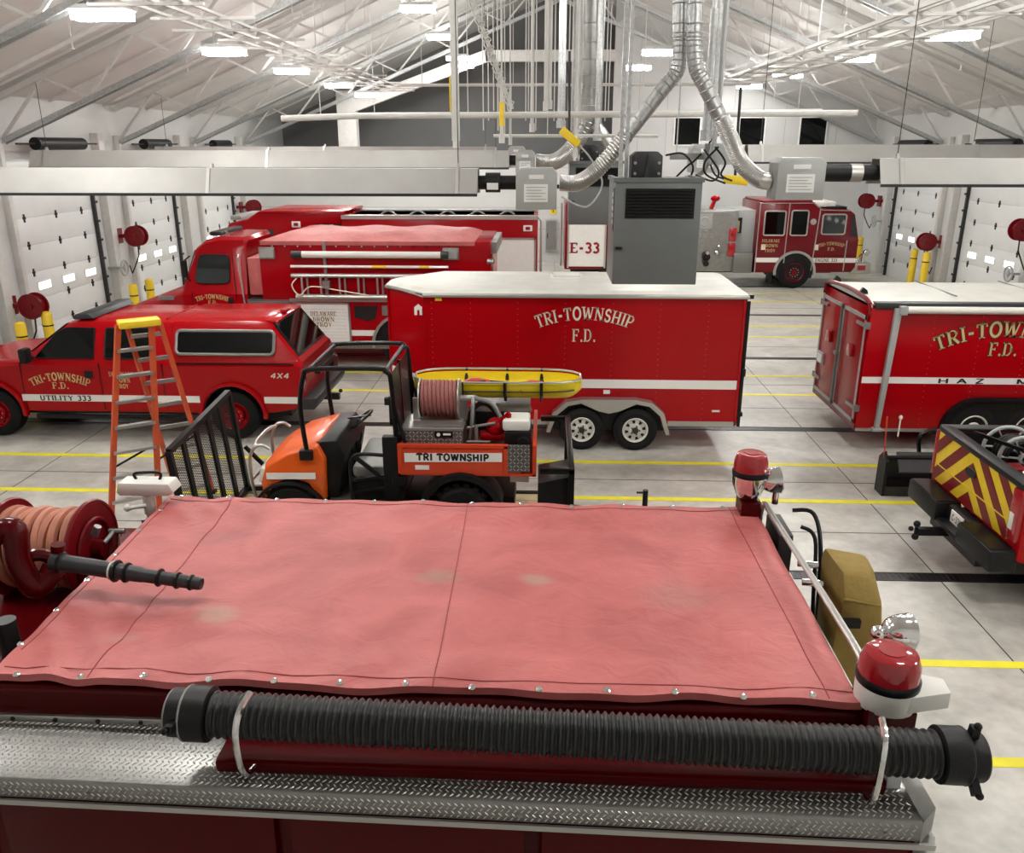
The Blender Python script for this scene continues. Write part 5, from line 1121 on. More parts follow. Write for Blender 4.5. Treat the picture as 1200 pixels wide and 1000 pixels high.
side_pane(PU, 'cap_window', rounded(-5.88, -4.30, 1.43, 1.78, .07), lambda z: fy(z)-.03, GLASS, frame=1, fm=STEEL, fw=.06)
part('rear_glass', G().slab([(-4.315, yc-.70, 1.86), (-4.315, yc+.70, 1.86), (-3.955, yc+.78, 1.40), (-3.955, yc-.78, 1.40)], (1, 0, .7), .02), GLASS, PU)
part('rear_frame', G().tube([(-4.31, yc-.72, 1.88), (-4.31, yc+.72, 1.88), (-3.945, yc+.8, 1.385), (-3.945, yc-.8, 1.385)], .022, 8, True), BLACKP, PU)
part('windscreen', G().slab([(-8.37, yc-.80, 1.39), (-8.37, yc+.80, 1.39), (-7.76, yc+.66, 1.84), (-7.76, yc-.66, 1.84)], (-.64, 0, .76), .012), GLASS, PU)
part('lightbar', G().prism([(-7.62, 1.92), (-7.58, 2.01), (-7.34, 2.03), (-7.26, 1.94)], 'y', yc-.72, yc+.72), DARKST, PU, bev=.03)
part('roof_marker', G().box(-4.4, -4.3, yc-.1, yc+.1, 1.95, 1.99).box(-4.34, -4.26, yc-.72, yc-.64, 1.87, 1.92), LENS, PU)
part('rear_spoiler', G().prism([(-4.46, 1.945), (-4.28, 1.92), (-4.29, 1.88), (-4.43, 1.89)], 'y', yc-.72, yc+.72), REDB, PU, bev=.01)
ys = yc-1.004
part('side_stripe', G().box(-8.50, -5.56, ys-.006, ys, .635, .745).box(-4.50, -3.92, ys-.006, ys, .635, .745), STRIPE, PU)
g = G()
for x in (-8.45, -7.15, -6.12): g.box(x-.006, x+.006, ys-.005, ys+.01, .50, 1.28)
part('door_gap', g, BLACKM, PU)
for x in (-7.33, -6.28): part('door_handle', G().box(x-.07, x+.07, ys-.018, ys, 1.03, 1.15), BLACKP, PU, bev=.012)
part('side_mirror', G().cbox((-8.25, ys-.12, 1.42), (.12, .2, .24)).box(-8.28, -8.2, ys-.05, ys+.06, 1.32, 1.38), BLACKP, PU, bev=.03)
g = G()
for cx in (-9.02, -5.03): g.prism(arch_pts(cx, .42, .565, 185, -5, 14)+arch_pts(cx, .42, .5, -5, 185, 14), 'y', ys-.045, ys+.06)
part('arch_flare', g, REDB, PU, bev=.015)
g = G()
for cx in (-9.02, -5.03): g.prism(arch_pts(cx, .42, .50, 180, 0, 14)+arch_pts(cx, .42, .485, 0, 180, 14), 'y', ys+.02, yc+1.0); g.prism(arch_pts(cx, .42, .49, 180, 0, 14), 'y', ys+.42, ys+.46)
part('arch_liner', g, BLACKP, PU)
for cx in (-9.02, -5.03):
    w = wheel(PU, (cx, ys+.03, .40), .40, .27, 'pickup')
    f = part('wheel', G().lathe([(.2, 0), (.40, .02), (.40, .25), (.2, .27)], (cx, yc+.7, .40), YP, 24), RUBBER, PU)
part('rear_bumper', G().prism([(-3.95, .52), (-3.95, .72), (-3.66, .72), (-3.64, .64), (-3.7, .52)], 'y', yc-.98, yc+.98), DARKST, PU, bev=.02)
part('tow_hitch', G().box(-3.9, -3.52, yc-.05, yc+.05, .42, .52).ell((-3.5, yc, .57), (.035, .035, .035)).box(-3.95, -3.85, yc-.4, yc+.4, .40, .5), BLACKM, PU)
part('tail_light', G().box(-3.90, -3.84, yc-.985, yc-.80, .82, 1.2).box(-3.90, -3.84, yc+.80, yc+.98, .82, 1.2), LENS, PU, bev=.01)
part('underbody', G().box(-9.5, -4.2, yc-.6, yc+.6, .30, .48), BLACKP, PU)
part('side_step', G().cyl((-8.3, ys+.0, .38), (-5.75, ys+.0, .38), .04, n=10), BLACKM, PU)
part('wiper_cowl', G().box(-8.52, -8.36, yc-.8, yc+.8, 1.33, 1.36), BLACKP, PU)
part('roof_rib', G().tube([(-6.1, yc-.62, 1.935), (-6.1, yc+.62, 1.935)], .014, 6), REDB, PU)
part('cap_seal', G().box(-5.97, -3.97, ys-.004, ys+.03, 1.282, 1.296), BLACKM, PU)
y = ys-.004
text(PU, 'TRI-TOWNSHIP', (-7.83, y, 1.05), XP, ZP, .13, GOLD, arc=1.15, width=1.02, wt=1.1)
text(PU, 'F.D.', (-7.83, y, .90), XP, ZP, .11, GOLD)
text(PU, 'DELAWARE', (-6.80, y, 1.10), XP, ZP, .075, GOLD, width=.40); text(PU, 'BROWN', (-6.80, y, 1.0), XP, ZP, .075, GOLD, width=.27); text(PU, 'TROY', (-6.80, y, .90), XP, ZP, .075, GOLD, width=.2)
text(PU, 'UTILITY 333', (-7.78, ys-.010, .69), XP, ZP, .085, BLET, width=.85, wt=1.2)
text(PU, '4X4', (-4.22, y, 1.10), XP, ZP, .085, WLET, serif=False, slant=.25, width=.3)
# ================================================================== CARGO TRAILER (middle)
Yn, Yf, X0, X1, ZT, ZB = 12.66, 14.76, -1.83, 3.04, 2.47, .40
CT = thing('cargo_trailer', 'red enclosed cargo trailer with a pale roof and twin white-rimmed wheels', 'trailer', (.6, 13.7, 0))
plan = [(X0, Yn), (X1, Yn), (X1, Yf), (X0, Yf), (-2.52, 13.95), (-2.52, 13.45)]
part('box_body', G().prism(plan, 'z', ZB, ZT-.03), REDB, CT, ang=20)
pl = lambda o: [(X0-.5*o, Yn-o), (X1+o, Yn-o), (X1+o, Yf+o), (X0-.5*o, Yf+o), (-2.52-o, 13.95+.3*o), (-2.52-o, 13.45-.3*o)]
ctr = V((.4, 13.7))
a, b = pl(.03), [(ctr.x+(x-ctr.x)*.96, ctr.y+(y-ctr.y)*.93) for x, y in pl(0)]
part('roof', G().loft([[(x, y, ZT-.05) for x, y in a], [(x, y, ZT-.0) for x, y in a], [(x, y, ZT+.04) for x, y in b]]), ROOFW, CT, ang=15)
part('roof_rail', G().tube([(x, y, ZT-.035) for x, y in pl(.032)], .03, 6, True), ALU, CT, ang=60)
rv = part('roof_vent', G().box(.15, .60, 13.95, 14.35, ZT+.03, ZT+.09).box(.1, .65, 13.9, 14.4, ZT+.02, ZT+.05), NEUT, CT, bev=.02)
st_ = G().box(X0, X1, Yn-.006, Yn, .99, 1.13).slab([(X0, Yn, .99), (-2.52, 13.45, .99), (-2.52, 13.45, 1.13), (X0, Yn, 1.13)], (-.75, -.66, 0), .006)
part('side_stripe', st_, STRIPE, CT)
g = G().box(X0, .10, Yn-.012, Yn, ZB-.02, ZB+.06).box(1.98, X1, Yn-.012, Yn, ZB-.02, ZB+.06)
part('bottom_trim', g, ALU, CT)
part('stone_guard', G().slab([(X0, Yn, ZB), (-2.52, 13.45, ZB), (-2.52, 13.45, .98), (X0, Yn, .98)], (-.75, -.66, 0), .008), DIAS, CT)
part('corner_trim', G().box(X0-.012, X0+.03, Yn-.012, Yn+.01, ZB, ZT-.05).bar((-2.53, 13.44, ZB), (-2.53, 13.44, ZT-.05), .03, .03, (1, 0, 0)).box(X1-.03, X1+.012, Yn-.012, Yn+.01, ZB, ZT-.04), REDB, CT)
g = G()
for x in (-1.72, -1.12, -.4, .33, 1.05, 1.77, 2.5): rivet_line(g, x, Yn-.001, ZB+.1, ZT-.15, 22)
part('rivets', g, RIVET, CT)
part('rear_door', G().box(X1, X1+.03, Yn+.03, Yf-.03, ZB+.02, ZT-.07), BLACKP, CT)
part('door_hardware', G().bar((X1+.05, Yn+.02, ZB-.02), (X1+.05, Yn+.02, ZT-.1), .05, .03).box(X1+.03, X1+.09, Yn-.01, Yn+.05, 1.2, 1.32).box(X1+.03, X1+.10, Yn-.01, Yn+.05, .55, .62).box(X1+.02, X1+.11, Yn-.02, Yn+.12, ZT-.06, ZT), BLACKM, CT)
fp = [(.06, .30), (.16, .62), (.36, .80), (.62, .845), (1.45, .845), (1.70, .80), (1.90, .62), (2.0, .28), (1.94, .28), (1.84, .58), (1.66, .74), (1.46, .78), (1.2, .66), (1.035, .62), (.87, .66), (.6, .78), (.4, .74), (.22, .58), (.12, .30)]
part('fender', G().prism(fp, 'y', Yn-.16, Yn+.02), ALU, CT)
part('wheel_well', G().prism([(.14, .30), (.24, .60), (.4, .76), (.62, .80), (1.45, .80), (1.66, .76), (1.82, .6), (1.92, .30)], 'y', Yn-.005, Yn+.4), BLACKP, CT)
for x in (.62, 1.46): wheel(CT, (x, Yn-.14, .345), .345, .21, 'spoke8'); part('wheel', G().lathe([(.18, 0), (.345, .02), (.345, .19), (.18, .21)], (x, Yf-.1, .345), YP, 24), RUBBER, CT)
part('marker_light', G().box(-1.66, -1.56, Yn-.02, Yn, ZT-.12, ZT-.08), YELL, CT); part('side_marker', G().box(.95, 1.05, Yn-.015, Yn, .90, .96).box(2.66, 2.78, Yn-.012, Yn, .62, .65), STRIPE, CT)
part('emblem', G().prism([(-1.99, 2.12), (-1.99, 2.24), (-1.93, 2.29), (-1.87, 2.24), (-1.87, 2.12), (-1.91, 2.12), (-1.91, 2.2), (-1.95, 2.2), (-1.95, 2.12)], 'y', Yn+.02, Yn+.05), STRIPE, CT)
part('tongue', G().bar((-2.4, 13.7, .42), (-2.72, 13.7, .42), .1, .12).cyl((-2.62, 13.7, 0), (-2.62, 13.7, .5), .035), BLACKM, CT)
y = Yn-.006
text(CT, 'TRI-TOWNSHIP', (.62, y, 2.17), XP, ZP, .20, WLET, arc=2.0, width=1.52, wt=.95)
text(CT, 'F.D.', (.62, y, 1.83), XP, ZP, .2, WLET, wt=.95, width=.36)
# ================================================================== HAZ MAT TRAILER (right)
Yn, Yf, X0, X1, ZT, ZB = 12.7, 14.85, 4.93, 11.4, 2.36, .34
HZ = thing('hazmat_trailer', 'red enclosed trailer lettered HAZ MAT with double rear doors and a white awning roll', 'trailer', (8, 13.8, 0))
part('box_body', G().box(X0, X1, Yn, Yf, ZB, ZT-.03), REDB, HZ, bev=.012)
rings = [[(x, Yn+(Yf-Yn)*k/10, ZT-.04+.10*math.sin(PI*k/10)**.6) for k in range(11)]+[(x, Yf, ZT-.08), (x, Yn, ZT-.08)] for x in (X0-.0, X1)]
part('roof', G().loft(rings), ROOFW, HZ)
g = G()
for x in (6.3, 7.7, 9.1): g.box(x-.01, x+.01, Yn+.3, Yf-.3, ZT+.045, ZT+.062)
part('roof_seam', g, STEEL, HZ)
part('rear_cap', G().tube([(X0-.01, Yn+.02, ZT-.2), (X0-.01, Yn+.06, ZT-.03)]+[(X0-.01, Yn+(Yf-Yn)*k/10, ZT-.03+.09*math.sin(PI*k/10)**.6) for k in range(1, 10)]+[(X0-.01, Yf-.06, ZT-.03), (X0-.01, Yf-.02, ZT-.2)], .035, 8), REDM, HZ)
for yy in (Yn+.55, Yf-.35): part('roof_cleat', G().prism([(X0-.04, ZT+.02), (X0+.04, ZT+.14), (X0+.1, ZT+.10), (X0+.12, ZT+.04)], 'y', yy-.03, yy+.03), BLACKM, HZ)
part('roof_edge', G().box(X0+.05, X1, Yn-.03, Yn+.14, ZT-.10, ZT-.0), DARKST, HZ, bev=.015)
aw = part('awning_roll', G().cyl((5.42, Yn-.07, ZT-.10), (X1-.2, Yn-.07, ZT-.10), .055, n=18), NEUT, HZ)
part('awning_cap', G().box(5.32, 5.43, Yn-.13, Yn-.01, ZT-.17, ZT-.04), GREYL, aw, bev=.01)
part('awning_arm', G().prism([(5.20, ZB+.02), (5.27, ZB+.02), (5.36, ZT-.08), (5.26, ZT-.08)], 'y', Yn-.09, Yn-.02).box(5.17, 5.32, Yn-.1, Yn, ZB, ZB+.05), GREYL, HZ, bev=.006)
part('side_stripe', G().box(X0, X1, Yn-.006, Yn, 1.105, 1.205), STRIPE, HZ)
part('bottom_trim', G().box(X0, 6.15, Yn-.012, Yn, ZB-.02, ZB+.03), ALU, HZ)
g = G()
for x in (5.9, 6.6, 7.3): rivet_line(g, x, Yn-.001, ZB+.1, ZT-.2, 20)
part('rivets', g, RIVET, HZ)
ym = (Yn+Yf)/2
for (ya, yb) in ((Yn+.05, ym-.02), (ym+.02, Yf-.05)):
    d = part('rear_door', G().box(X0-.03, X0, ya, yb, ZB+.10, ZT-.22), RED, HZ, bev=.006)
    g = G()
    for (p, q, r, s) in ((ya, ya+.05, ZB+.1, ZT-.22), (yb-.05, yb, ZB+.1, ZT-.22), (ya, yb, ZB+.1, ZB+.16), (ya, yb, ZT-.28, ZT-.22)): g.box(X0-.04, X0-.028, p, q, r, s)
    part('door_frame', g, GREYL, d)
    yl = (ya+yb)/2
    part('tail_light', G().box(X0-.09, X0-.03, yl-.16, yl+.02, 1.42, 1.62), LENS, d, bev=.015)
g = G()
for yy, sg in ((Yn+.02, 1), (Yf-.02, -1)):
    for z in (ZB+.35, 2.0-.0): g.bar((X0-.05, yy, z), (X0-.05, yy+sg*.35, z), .03, .05).box(X0-.06, X0+.02, yy-.03, yy+.03, z-.05, z+.05)
g.cyl((X0-.06, ym, ZB+.12), (X0-.06, ym, ZT-.24), .02, n=8).box(X0-.09, X0-.03, ym-.06, ym+.06, 1.30, 1.36)
part('hinge_strap', g, STEEL, HZ)
part('plate_bracket', G().box(X0-.06, X0-.03, Yf-.42, Yf-.12, .95, 1.15), GREYL, HZ); part('number_plate', G().box(X0-.068, X0-.058, Yf-.38, Yf-.16, .98, 1.12), STRIPE, HZ)
g = G()
for k in range(7): g.box(X0-.012, X0-.004, Yn+.1+k*.28, Yn+.24+k*.28, ZB+.02, ZB+.08)
part('reflector_tape', g, STRIPE, HZ)
part('rear_sill', G().box(X0-.02, X0, Yn, Yf, ZB, ZB+.09), REDM, HZ)
part('wheel_well', G().prism(arch_pts(6.75, .35, .48, 185, 90, 8)+[(7.6, .83)]+arch_pts(7.6, .35, .48, 90, -5, 8), 'y', Yn-.005, Yn+.4), BLACKP, HZ)
part('fender', G().prism(arch_pts(6.75, .35, .55, 185, 90, 8)+[(7.6, .90)]+arch_pts(7.6, .35, .55, 90, -5, 8)+arch_pts(7.6, .35, .49, -5, 90, 8)+arch_pts(6.75, .35, .49, 90, 185, 8), 'y', Yn-.08, Yn+.01), BLACKM, HZ, bev=.008)
for x in (6.75, 7.6): wheel(HZ, (x, Yn-.02, .38), .38, .22, 'spoke8')
part('wheel', G().lathe([(.2, 0), (.38, .02), (.38, .2), (.2, .22)], (6.75, Yf-.25, .38), YP, 24), RUBBER, HZ)
part('jack_handle', G().cyl((5.60, Yn-.03, .55), (5.60, Yn-.03, .24), .012).ell((5.60, Yn-.03, .56), (.03, .03, .04)), STRIPE, HZ)
y = Yn-.006
for (s, z, h, kw) in (('TRI-TOWNSHIP', 1.97, .235, dict(arc=2.3, width=2.15)), ('F.D.', 1.66, .21, dict(width=.42))):
    text(HZ, s, (6.98, y, z), XP, ZP, h*1.0, BLET, wt=1.75, **kw)
    text(HZ, s, (6.98, y-.005, z), XP, ZP, h, GOLD, wt=.95, **kw)
text(HZ, 'HAZ  MAT', (7.05, Yn-.011, 1.155), XP, ZP, .075, BLET, serif=False, width=1.95, wt=1.0, gap=.5)
# ================================================================== TANKER (middle left)
Yn, Yf = 17.6, 20.0; yc = 18.8
TK = thing('tanker_truck', 'red fire tanker with side ladders and a faded pink top cover', 'fire truck', (-5, yc, 0))
sts = [(-9.15, .55, 1.0, 1.10, .75, .6), (-9.05, .55, 1.15, 1.26, .82, .66), (-8.4, .55, 1.36, 1.50, .95, .72), (-7.86, .55, 1.58, 1.70, 1.08, .8), (-7.80, .50, 1.60, 1.74, 1.12, .92), (-7.48, .48, 1.62, 2.52, 1.14, .92), (-7.25, .48, 1.62, 2.68, 1.14, .92), (-6.9, .48, 1.62, 2.75, 1.14, .94), (-6.42, .48, 1.62, 2.74, 1.14, .95), (-6.36, .48, 1.62, 2.66, 1.12, .94)]
part('cab', body(with_arches(sts, [(-8.3, .52, .55)]), yc), RED, TK, ang=28)
fy = lambda z: side_y(yc, 1.14, .92, 1.62, 2.7, z)
p = side_pane(TK, 'side_window', rounded(-7.46, -6.72, 1.80, 2.38, .10, 4, .08), lambda z: fy(z)-.03, GLASSC, frame=1, off=.02)
part('windscreen', G().slab([(-7.78, yc-.88, 1.78), (-7.78, yc+.88, 1.78), (-7.50, yc+.84, 2.46), (-7.50, yc-.84, 2.46)], (-.9, 0, .4), .012), GLASS, TK)
part('lightbar', G().box(-7.2, -6.95, yc-.7, yc+.7, 2.75, 2.84), DARKST, TK, bev=.03)
part('air_horn', G().cyl((-7.3, yc-.45, 2.78), (-6.9, yc-.45, 2.80), .03, .045).box(-7.0, -6.9, yc-.55, yc-.35, 2.72, 2.78), CHROME, TK)
ys = yc-1.146
part('side_mirror', G().box(-7.62, -7.55, ys-.2, ys-.08, 1.95, 2.3).tube([(-7.58, ys-.12, 2.3), (-7.55, ys+.1, 2.36)], .015, 6).tube([(-7.58, ys-.12, 1.95), (-7.55, ys, 1.85)], .015, 6), BLACKP, TK)
part('grab_bar', G().tube([(-6.46, ys, 2.4), (-6.46, ys-.06, 2.36), (-6.40, ys-.06, 1.3), (-6.40, ys, 1.25)], .018, 8), ALU, TK)
part('door_gap', G().box(-7.56, -7.55, ys-.004, ys+.01, .7, 1.6).box(-6.60, -6.59, ys-.004, ys+.01, .7, 2.45), BLACKM, TK)
part('door_handle', G().box(-6.78, -6.66, ys-.02, ys, 1.35, 1.5), BLACKP, TK, bev=.01)
part('hood_vent', G().box(-8.35, -7.95, ys+.10, ys+.16, 1.42, 1.5), STEEL, TK)
text(TK, 'TRI-TOWNSHIP', (-7.12, ys-.006, 1.52), XP, ZP, .10, GOLD, arc=1.0, width=.75); text(TK, 'F.D.', (-7.12, ys-.006, 1.40), XP, ZP, .08, GOLD)
part('hose_crosslay', G().box(-6.30, -5.98, Yn+.06, Yf-.06, 1.55, 2.35), TARP, TK, bev=.04, label='pink vinyl crosslay cover')
part('pump_step', G().box(-6.34, -5.25, Yn-.02, Yn+.3, 1.38, 1.47).box(-6.3, -5.3, Yn, Yn+.2, .55, 1.38), DIAS, TK)
part('tank_body', G().box(-6.0, -1.12, Yn, Yf, 1.42, 2.70), RED, TK, bev=.015)
part('lower_body', G().box(-5.42, -1.12, Yn, Yf, .55, 1.45), RED, TK, bev=.01)
vs = []; fs = []; nx, ny = 50, 14
for j in range(ny+1):
    for i in range(nx+1):
        x = -5.95+4.5*i/nx; y = Yn-.02+(Yf-Yn+.04)*j/ny
        e = min(1, (x+5.95)/.55, (-1.45-x)/.3, (y-Yn+.02)/.5, (Yf+.02-y)/.5); vs.append((x, y, 2.70+.15*max(0, e)+.02*math.sin(x*5+y*3)*max(0, e)))
for j in range(ny):
    for i in range(nx): a = j*(nx+1)+i; fs.append((a, a+1, a+nx+2, a+nx+1))
part('top_cover', G().add(vs, fs).box(-5.95, -1.45, Yn-.02, Yf+.02, 2.62, 2.70), TARP, TK, label='faded pink vinyl top cover')
g = G()
for k in range(16): g.cyl((-5.7+.27*k, Yn-.02, 2.60), (-5.7+.27*k, Yn-.028, 2.60), .018, n=8)
part('snap_fastener', g, CHROME, TK)
for x in (-5.82, -1.95): part('scene_light', G().box(x-.17, x+.17, Yn-.06, Yn, 2.33, 2.58), STEEL, TK, bev=.02)
part('scene_light_lens', G().box(-5.96, -5.68, Yn-.065, Yn-.058, 2.37, 2.54).box(-2.08, -1.82, Yn-.065, Yn-.058, 2.37, 2.54), GREYL, TK)
part('suction_tube', G().cyl((-5.25, Yn-.12, 2.44), (-2.05, Yn-.12, 2.44), .07, n=16), NEUT, TK)
part('tube_end', G().cyl((-5.27, Yn-.12, 2.44), (-5.05, Yn-.12, 2.44), .075, n=16).cyl((-2.15, Yn-.12, 2.44), (-2.0, Yn-.12, 2.44), .08, n=16), DARKST, TK)
part('pike_pole', G().cyl((-5.32, Yn-.1, 2.19), (-2.0, Yn-.1, 2.19), .028, n=8), WHITE, TK); part('pole_band', G().cyl((-3.6, Yn-.1, 2.19), (-3.3, Yn-.1, 2.19), .03, n=8).cyl((-2.6, Yn-.1, 2.19), (-2.4, Yn-.1, 2.19), .03, n=8), YELL, TK)
ld = part('ladder', G().cyl((-5.32, Yn-.1, 2.0), (-1.6, Yn-.1, 2.0), .045, n=10).cyl((-5.25, Yn-.1, 1.56), (-1.6, Yn-.1, 1.56), .05, n=10), ALU, TK, label='aluminium ladder on its side')
for k in range(9): part('rung', G().cyl((-5.1+.40*k, Yn-.12, 1.56), (-5.1+.40*k, Yn-.12, 2.0), .022, n=8).cyl((-5.0+.40*k, Yn-.06, 1.56), (-5.0+.40*k, Yn-.06, 2.0), .022, n=8), ALU, ld)
part('halyard_rope', G().tube(smooth([(-5.2, Yn-.16, 1.95), (-5.3, Yn-.18, 1.8), (-5.15, Yn-.18, 1.6), (-4.9, Yn-.17, 1.78), (-4.3, Yn-.16, 1.7), (-3.7, Yn-.15, 1.6)]), .014, 6), WLET, ld)
part('ladder_bracket', G().box(-4.63, -4.57, Yn-.06, Yn, 1.5, 2.68).box(-4.65, -4.5, Yn-.2, Yn-.1, 1.75, 1.9), STEEL, TK)
part('rub_rail', G().box(-5.42, -1.12, Yn-.05, Yn+.01, 1.44, 1.50), ALU, TK)
rd = part('roll_door', G().box(-5.33, -4.18, Yn-.02, Yn, .56, 1.38), WHITE, TK)
g = G()
for k in range(10): g.box(-5.28, -4.23, Yn-.023, Yn-.02, .64+k*.07, .644+k*.07)
part('door_slat', g, GREYL, rd); part('door_rim', G().box(-5.37, -5.33, Yn-.03, Yn, .52, 1.42).box(-4.18, -4.14, Yn-.03, Yn, .52, 1.42).box(-5.37, -4.14, Yn-.03, Yn, 1.38, 1.42).box(-5.37, -4.14, Yn-.03, Yn, .52, .56), ALU, rd)
for s, z in (('DELAWARE', 1.18), ('BROWN', 1.06), ('TROY', .94)): text(TK, s, (-4.72, Yn-.026, z), XP, ZP, .095, GOLDD, width=.55 if s == 'DELAWARE' else None)
part('side_window_panel', G().slab([(-4.05, Yn-.002, 1.1), (-3.75, Yn-.002, 1.02), (-3.6, Yn-.002, 1.08), (-3.55, Yn-.002, 1.35), (-4.05, Yn-.002, 1.35)], YN, .01), GLASSC, TK)
part('control_box', G().box(-3.45, -3.22, Yn-.03, Yn, 1.15, 1.36), STEEL, TK)
part('side_stripe', G().box(-4.14, -3.62, Yn-.006, Yn, .70, .82), STRIPE, TK)
part('fender_ring', G().prism(arch_pts(-3.0, .5, .70, 185, -5, 14)+arch_pts(-3.0, .5, .64, -5, 185, 14), 'y', Yn-.05, Yn+.01), ALU, TK)
part('wheel_well', G().prism(arch_pts(-3.0, .5, .64, 185, -5, 14), 'y', Yn-.006, Yn+.3), BLACKP, TK)
for x, yy in ((-3.0, Yn-.01), (-8.3, Yn+.10)): wheel(TK, (x, yy, .5), .5, .28, 'truck')
part('tail_panel', G().box(-5.4, -1.15, Yn-.03, Yn+.02, .42, .56), DIAS, TK)
part('tail_box', G().box(-1.45, -1.0, Yn+.1, Yf-.1, 2.45, 2.68).cyl((-1.18, Yn+.0, 2.3), (-1.05, Yn-.03, 2.3), .06, n=12), STEEL, TK)
part('underbody', G().box(-8.9, -1.3, yc-.6, yc+.6, .40, .6), BLACKP, TK)
for yy in (Yf-.3,): wheel(TK, (-3.0, yy, .5), .5, .28, 'truck')
# ================================================================== REAR ENGINE (back left)
Yn, Yf = 22.6, 25.0; yc = 23.8
RE = thing('fire_engine', 'red fire engine parked behind the tanker with a white-topped body', 'fire engine', (-4.4, yc, 0))
prof = [(-8.72, .6), (-8.76, 1.4), (-8.62, 2.3), (-8.45, 2.62), (-7.95, 2.72), (-7.6, 2.95), (-5.28, 2.95), (-5.4, 2.7), (-5.4, .6)]
part('cab', G().prism(prof, 'y', Yn, Yf), RED, RE, bev=.06)
part('side_window', G().slab([(-8.05, Yn-.002, 1.7), (-7.25, Yn-.002, 1.7), (-7.25, Yn-.002, 2.46), (-7.95, Yn-.002, 2.46)], YN, .012), GLASSC, RE)
part('crew_window', G().box(-6.85, -6.45, Yn-.012, Yn, 1.7, 2.40), GLASS, RE)
part('rear_cab_window', G().box(-6.1, -5.4, Yn-.012, Yn, 1.85, 2.62), GLASS, RE); part('cab_post', G().box(-5.98, -5.9, Yn-.03, Yn, 1.9, 2.6).box(-5.72, -5.62, Yn-.03, Yn, 1.9, 2.6), ALU, RE)
part('roof_lightbar', G().box(-8.5, -8.2, yc-.9, yc+.9, 2.68, 2.80), GREYL, RE, bev=.03)
for x, z in ((-6.62, 2.60), (-5.15, 2.42), (-.45, 2.52)): part('warning_light', G().box(x-.12, x+.12, Yn-.04, Yn, z-.08, z+.08), WHITE, RE, bev=.02); part('warning_lens', G().box(x-.06, x+.06, Yn-.045, Yn-.038, z-.04, z+.04), LENS, RE)
part('body', G().box(-5.4, -.2, Yn, Yf, .6, 2.80), RED, RE, bev=.02)
part('top_rail', G().box(-5.4, -.2, Yn-.04, Yn+.25, 2.74, 2.84).box(-5.4, -.2, Yf-.25, Yf, 2.74, 2.84), ALU, RE)
part('top_deck', G().box(-5.3, -.3, Yn+.25, Yf-.25, 2.78, 2.80), DIAS, RE)
g = G()
for k in range(5): g.tube(smooth([(-4.4+.8*k, Yn+.3, 2.84), (-4.2+.8*k, Yn+.35, 2.93), (-4.0+.8*k, Yn+.3, 2.84)]), .03, 6)
part('top_fittings', g, STEEL, RE)
rd = part('roll_door', G().box(-1.38, -.28, Yn-.02, Yn, .7, 2.22), WHITE, RE); part('door_rim', G().box(-1.43, -1.38, Yn-.03, Yn, .7, 2.27).box(-.28, -.23, Yn-.03, Yn, .7, 2.27).box(-1.43, -.23, Yn-.03, Yn, 2.22, 2.27), ALU, rd)
part('tail_rail', G().tube([(-.1, Yn+.05, .8), (-.1, Yn+.05, 2.7), (-.16, Yn+.1, 2.78)], .03, 8), ALU, RE)
for x in (-7.6, -2.4): wheel(RE, (x, Yn, .52), .52, .3, 'truck'); wheel(RE, (x, Yf-.3, .52), .52, .3, 'truck')
part('underbody', G().box(-8.5, -.4, yc-.7, yc+.7, .45, .65), BLACKP, RE)
# ================================================================== FAR ENGINE (back right)
Yn, Yf = 28.7, 31.2; yc = 29.95
EN = thing('fire_engine', 'maroon-red fire engine marked E-33 with a stainless pump panel at the back', 'fire engine', (5.6, yc, 0))
prof = [(7.04, .52), (7.04, 2.82), (8.80, 2.84), (9.1, 2.62), (9.98, 2.60), (10.2, 2.45), (10.42, 1.6), (10.42, .72), (10.3, .55)]
part('cab', G().prism(prof, 'y', Yn, Yf), MARO, EN, bev=.04)
part('cab_roof', G().box(7.1, 8.8, Yn+.08, Yf-.08, 2.82, 2.88), REDM, EN, bev=.02)
fy = lambda z: Yn
for nm, p, m in (('rear_door_window', rounded(7.26, 7.94, 1.76, 2.54, .06), GLASS), ('crew_door_window', rounded(8.14, 8.68, 1.76, 2.56, .06), GLASS), ('front_door_window', rounded(9.16, 9.92, 1.80, 2.44, .07), GLASSC)): side_pane(EN, nm, p, fy, m, frame=1, fm=ALU, fw=.06)
part('windscreen', G().slab([(10.32, Yn+.1, 1.72), (10.32, Yf-.1, 1.72), (10.14, Yf-.12, 2.42), (10.14, Yn+.12, 2.42)], (1, 0, .25), .08), GLASSC, EN)
part('corner_glass', G().slab([(10.12, Yn-.003, 1.74), (10.33, Yn-.003, 1.74), (10.16, Yn-.003, 2.42), (10.08, Yn-.003, 2.42)], YN, .01), GLASSC, EN)
g = G()
for (a, b) in (((8.02, .6), (8.04, 2.8)), ((8.95, .6), (9.05, 2.6)), ((10.02, .6), (10.03, 1.6)), ((7.08, .55), (7.08, 2.8)), ((7.08, 2.79), (8.8, 2.80)), ((8.8, 2.8), (9.1, 2.59)), ((9.1, 2.58), (10.0, 2.56))): g.bar((a[0], Yn-.01, a[1]), (b[0], Yn-.01, b[1]), .03, .02)
part('chrome_trim', g, ALU, EN)
part('side_stripe', G().box(7.06, 7.85, Yn-.012, Yn, .87, 1.02).box(8.93, 10.40, Yn-.012, Yn, .87, 1.02), STRIPE, EN)
text(EN, 'ENGINE 333', (9.42, Yn-.016, .945), XP, ZP, .10, BLET, width=.72, wt=1.2)
for s, z in (('DELAWARE', 1.58), ('BROWN', 1.42), ('TROY', 1.26)): text(EN, s, (7.53, Yn-.008, z), XP, ZP, .10, GOLD, width=.58 if s == 'DELAWARE' else None, wt=.85)
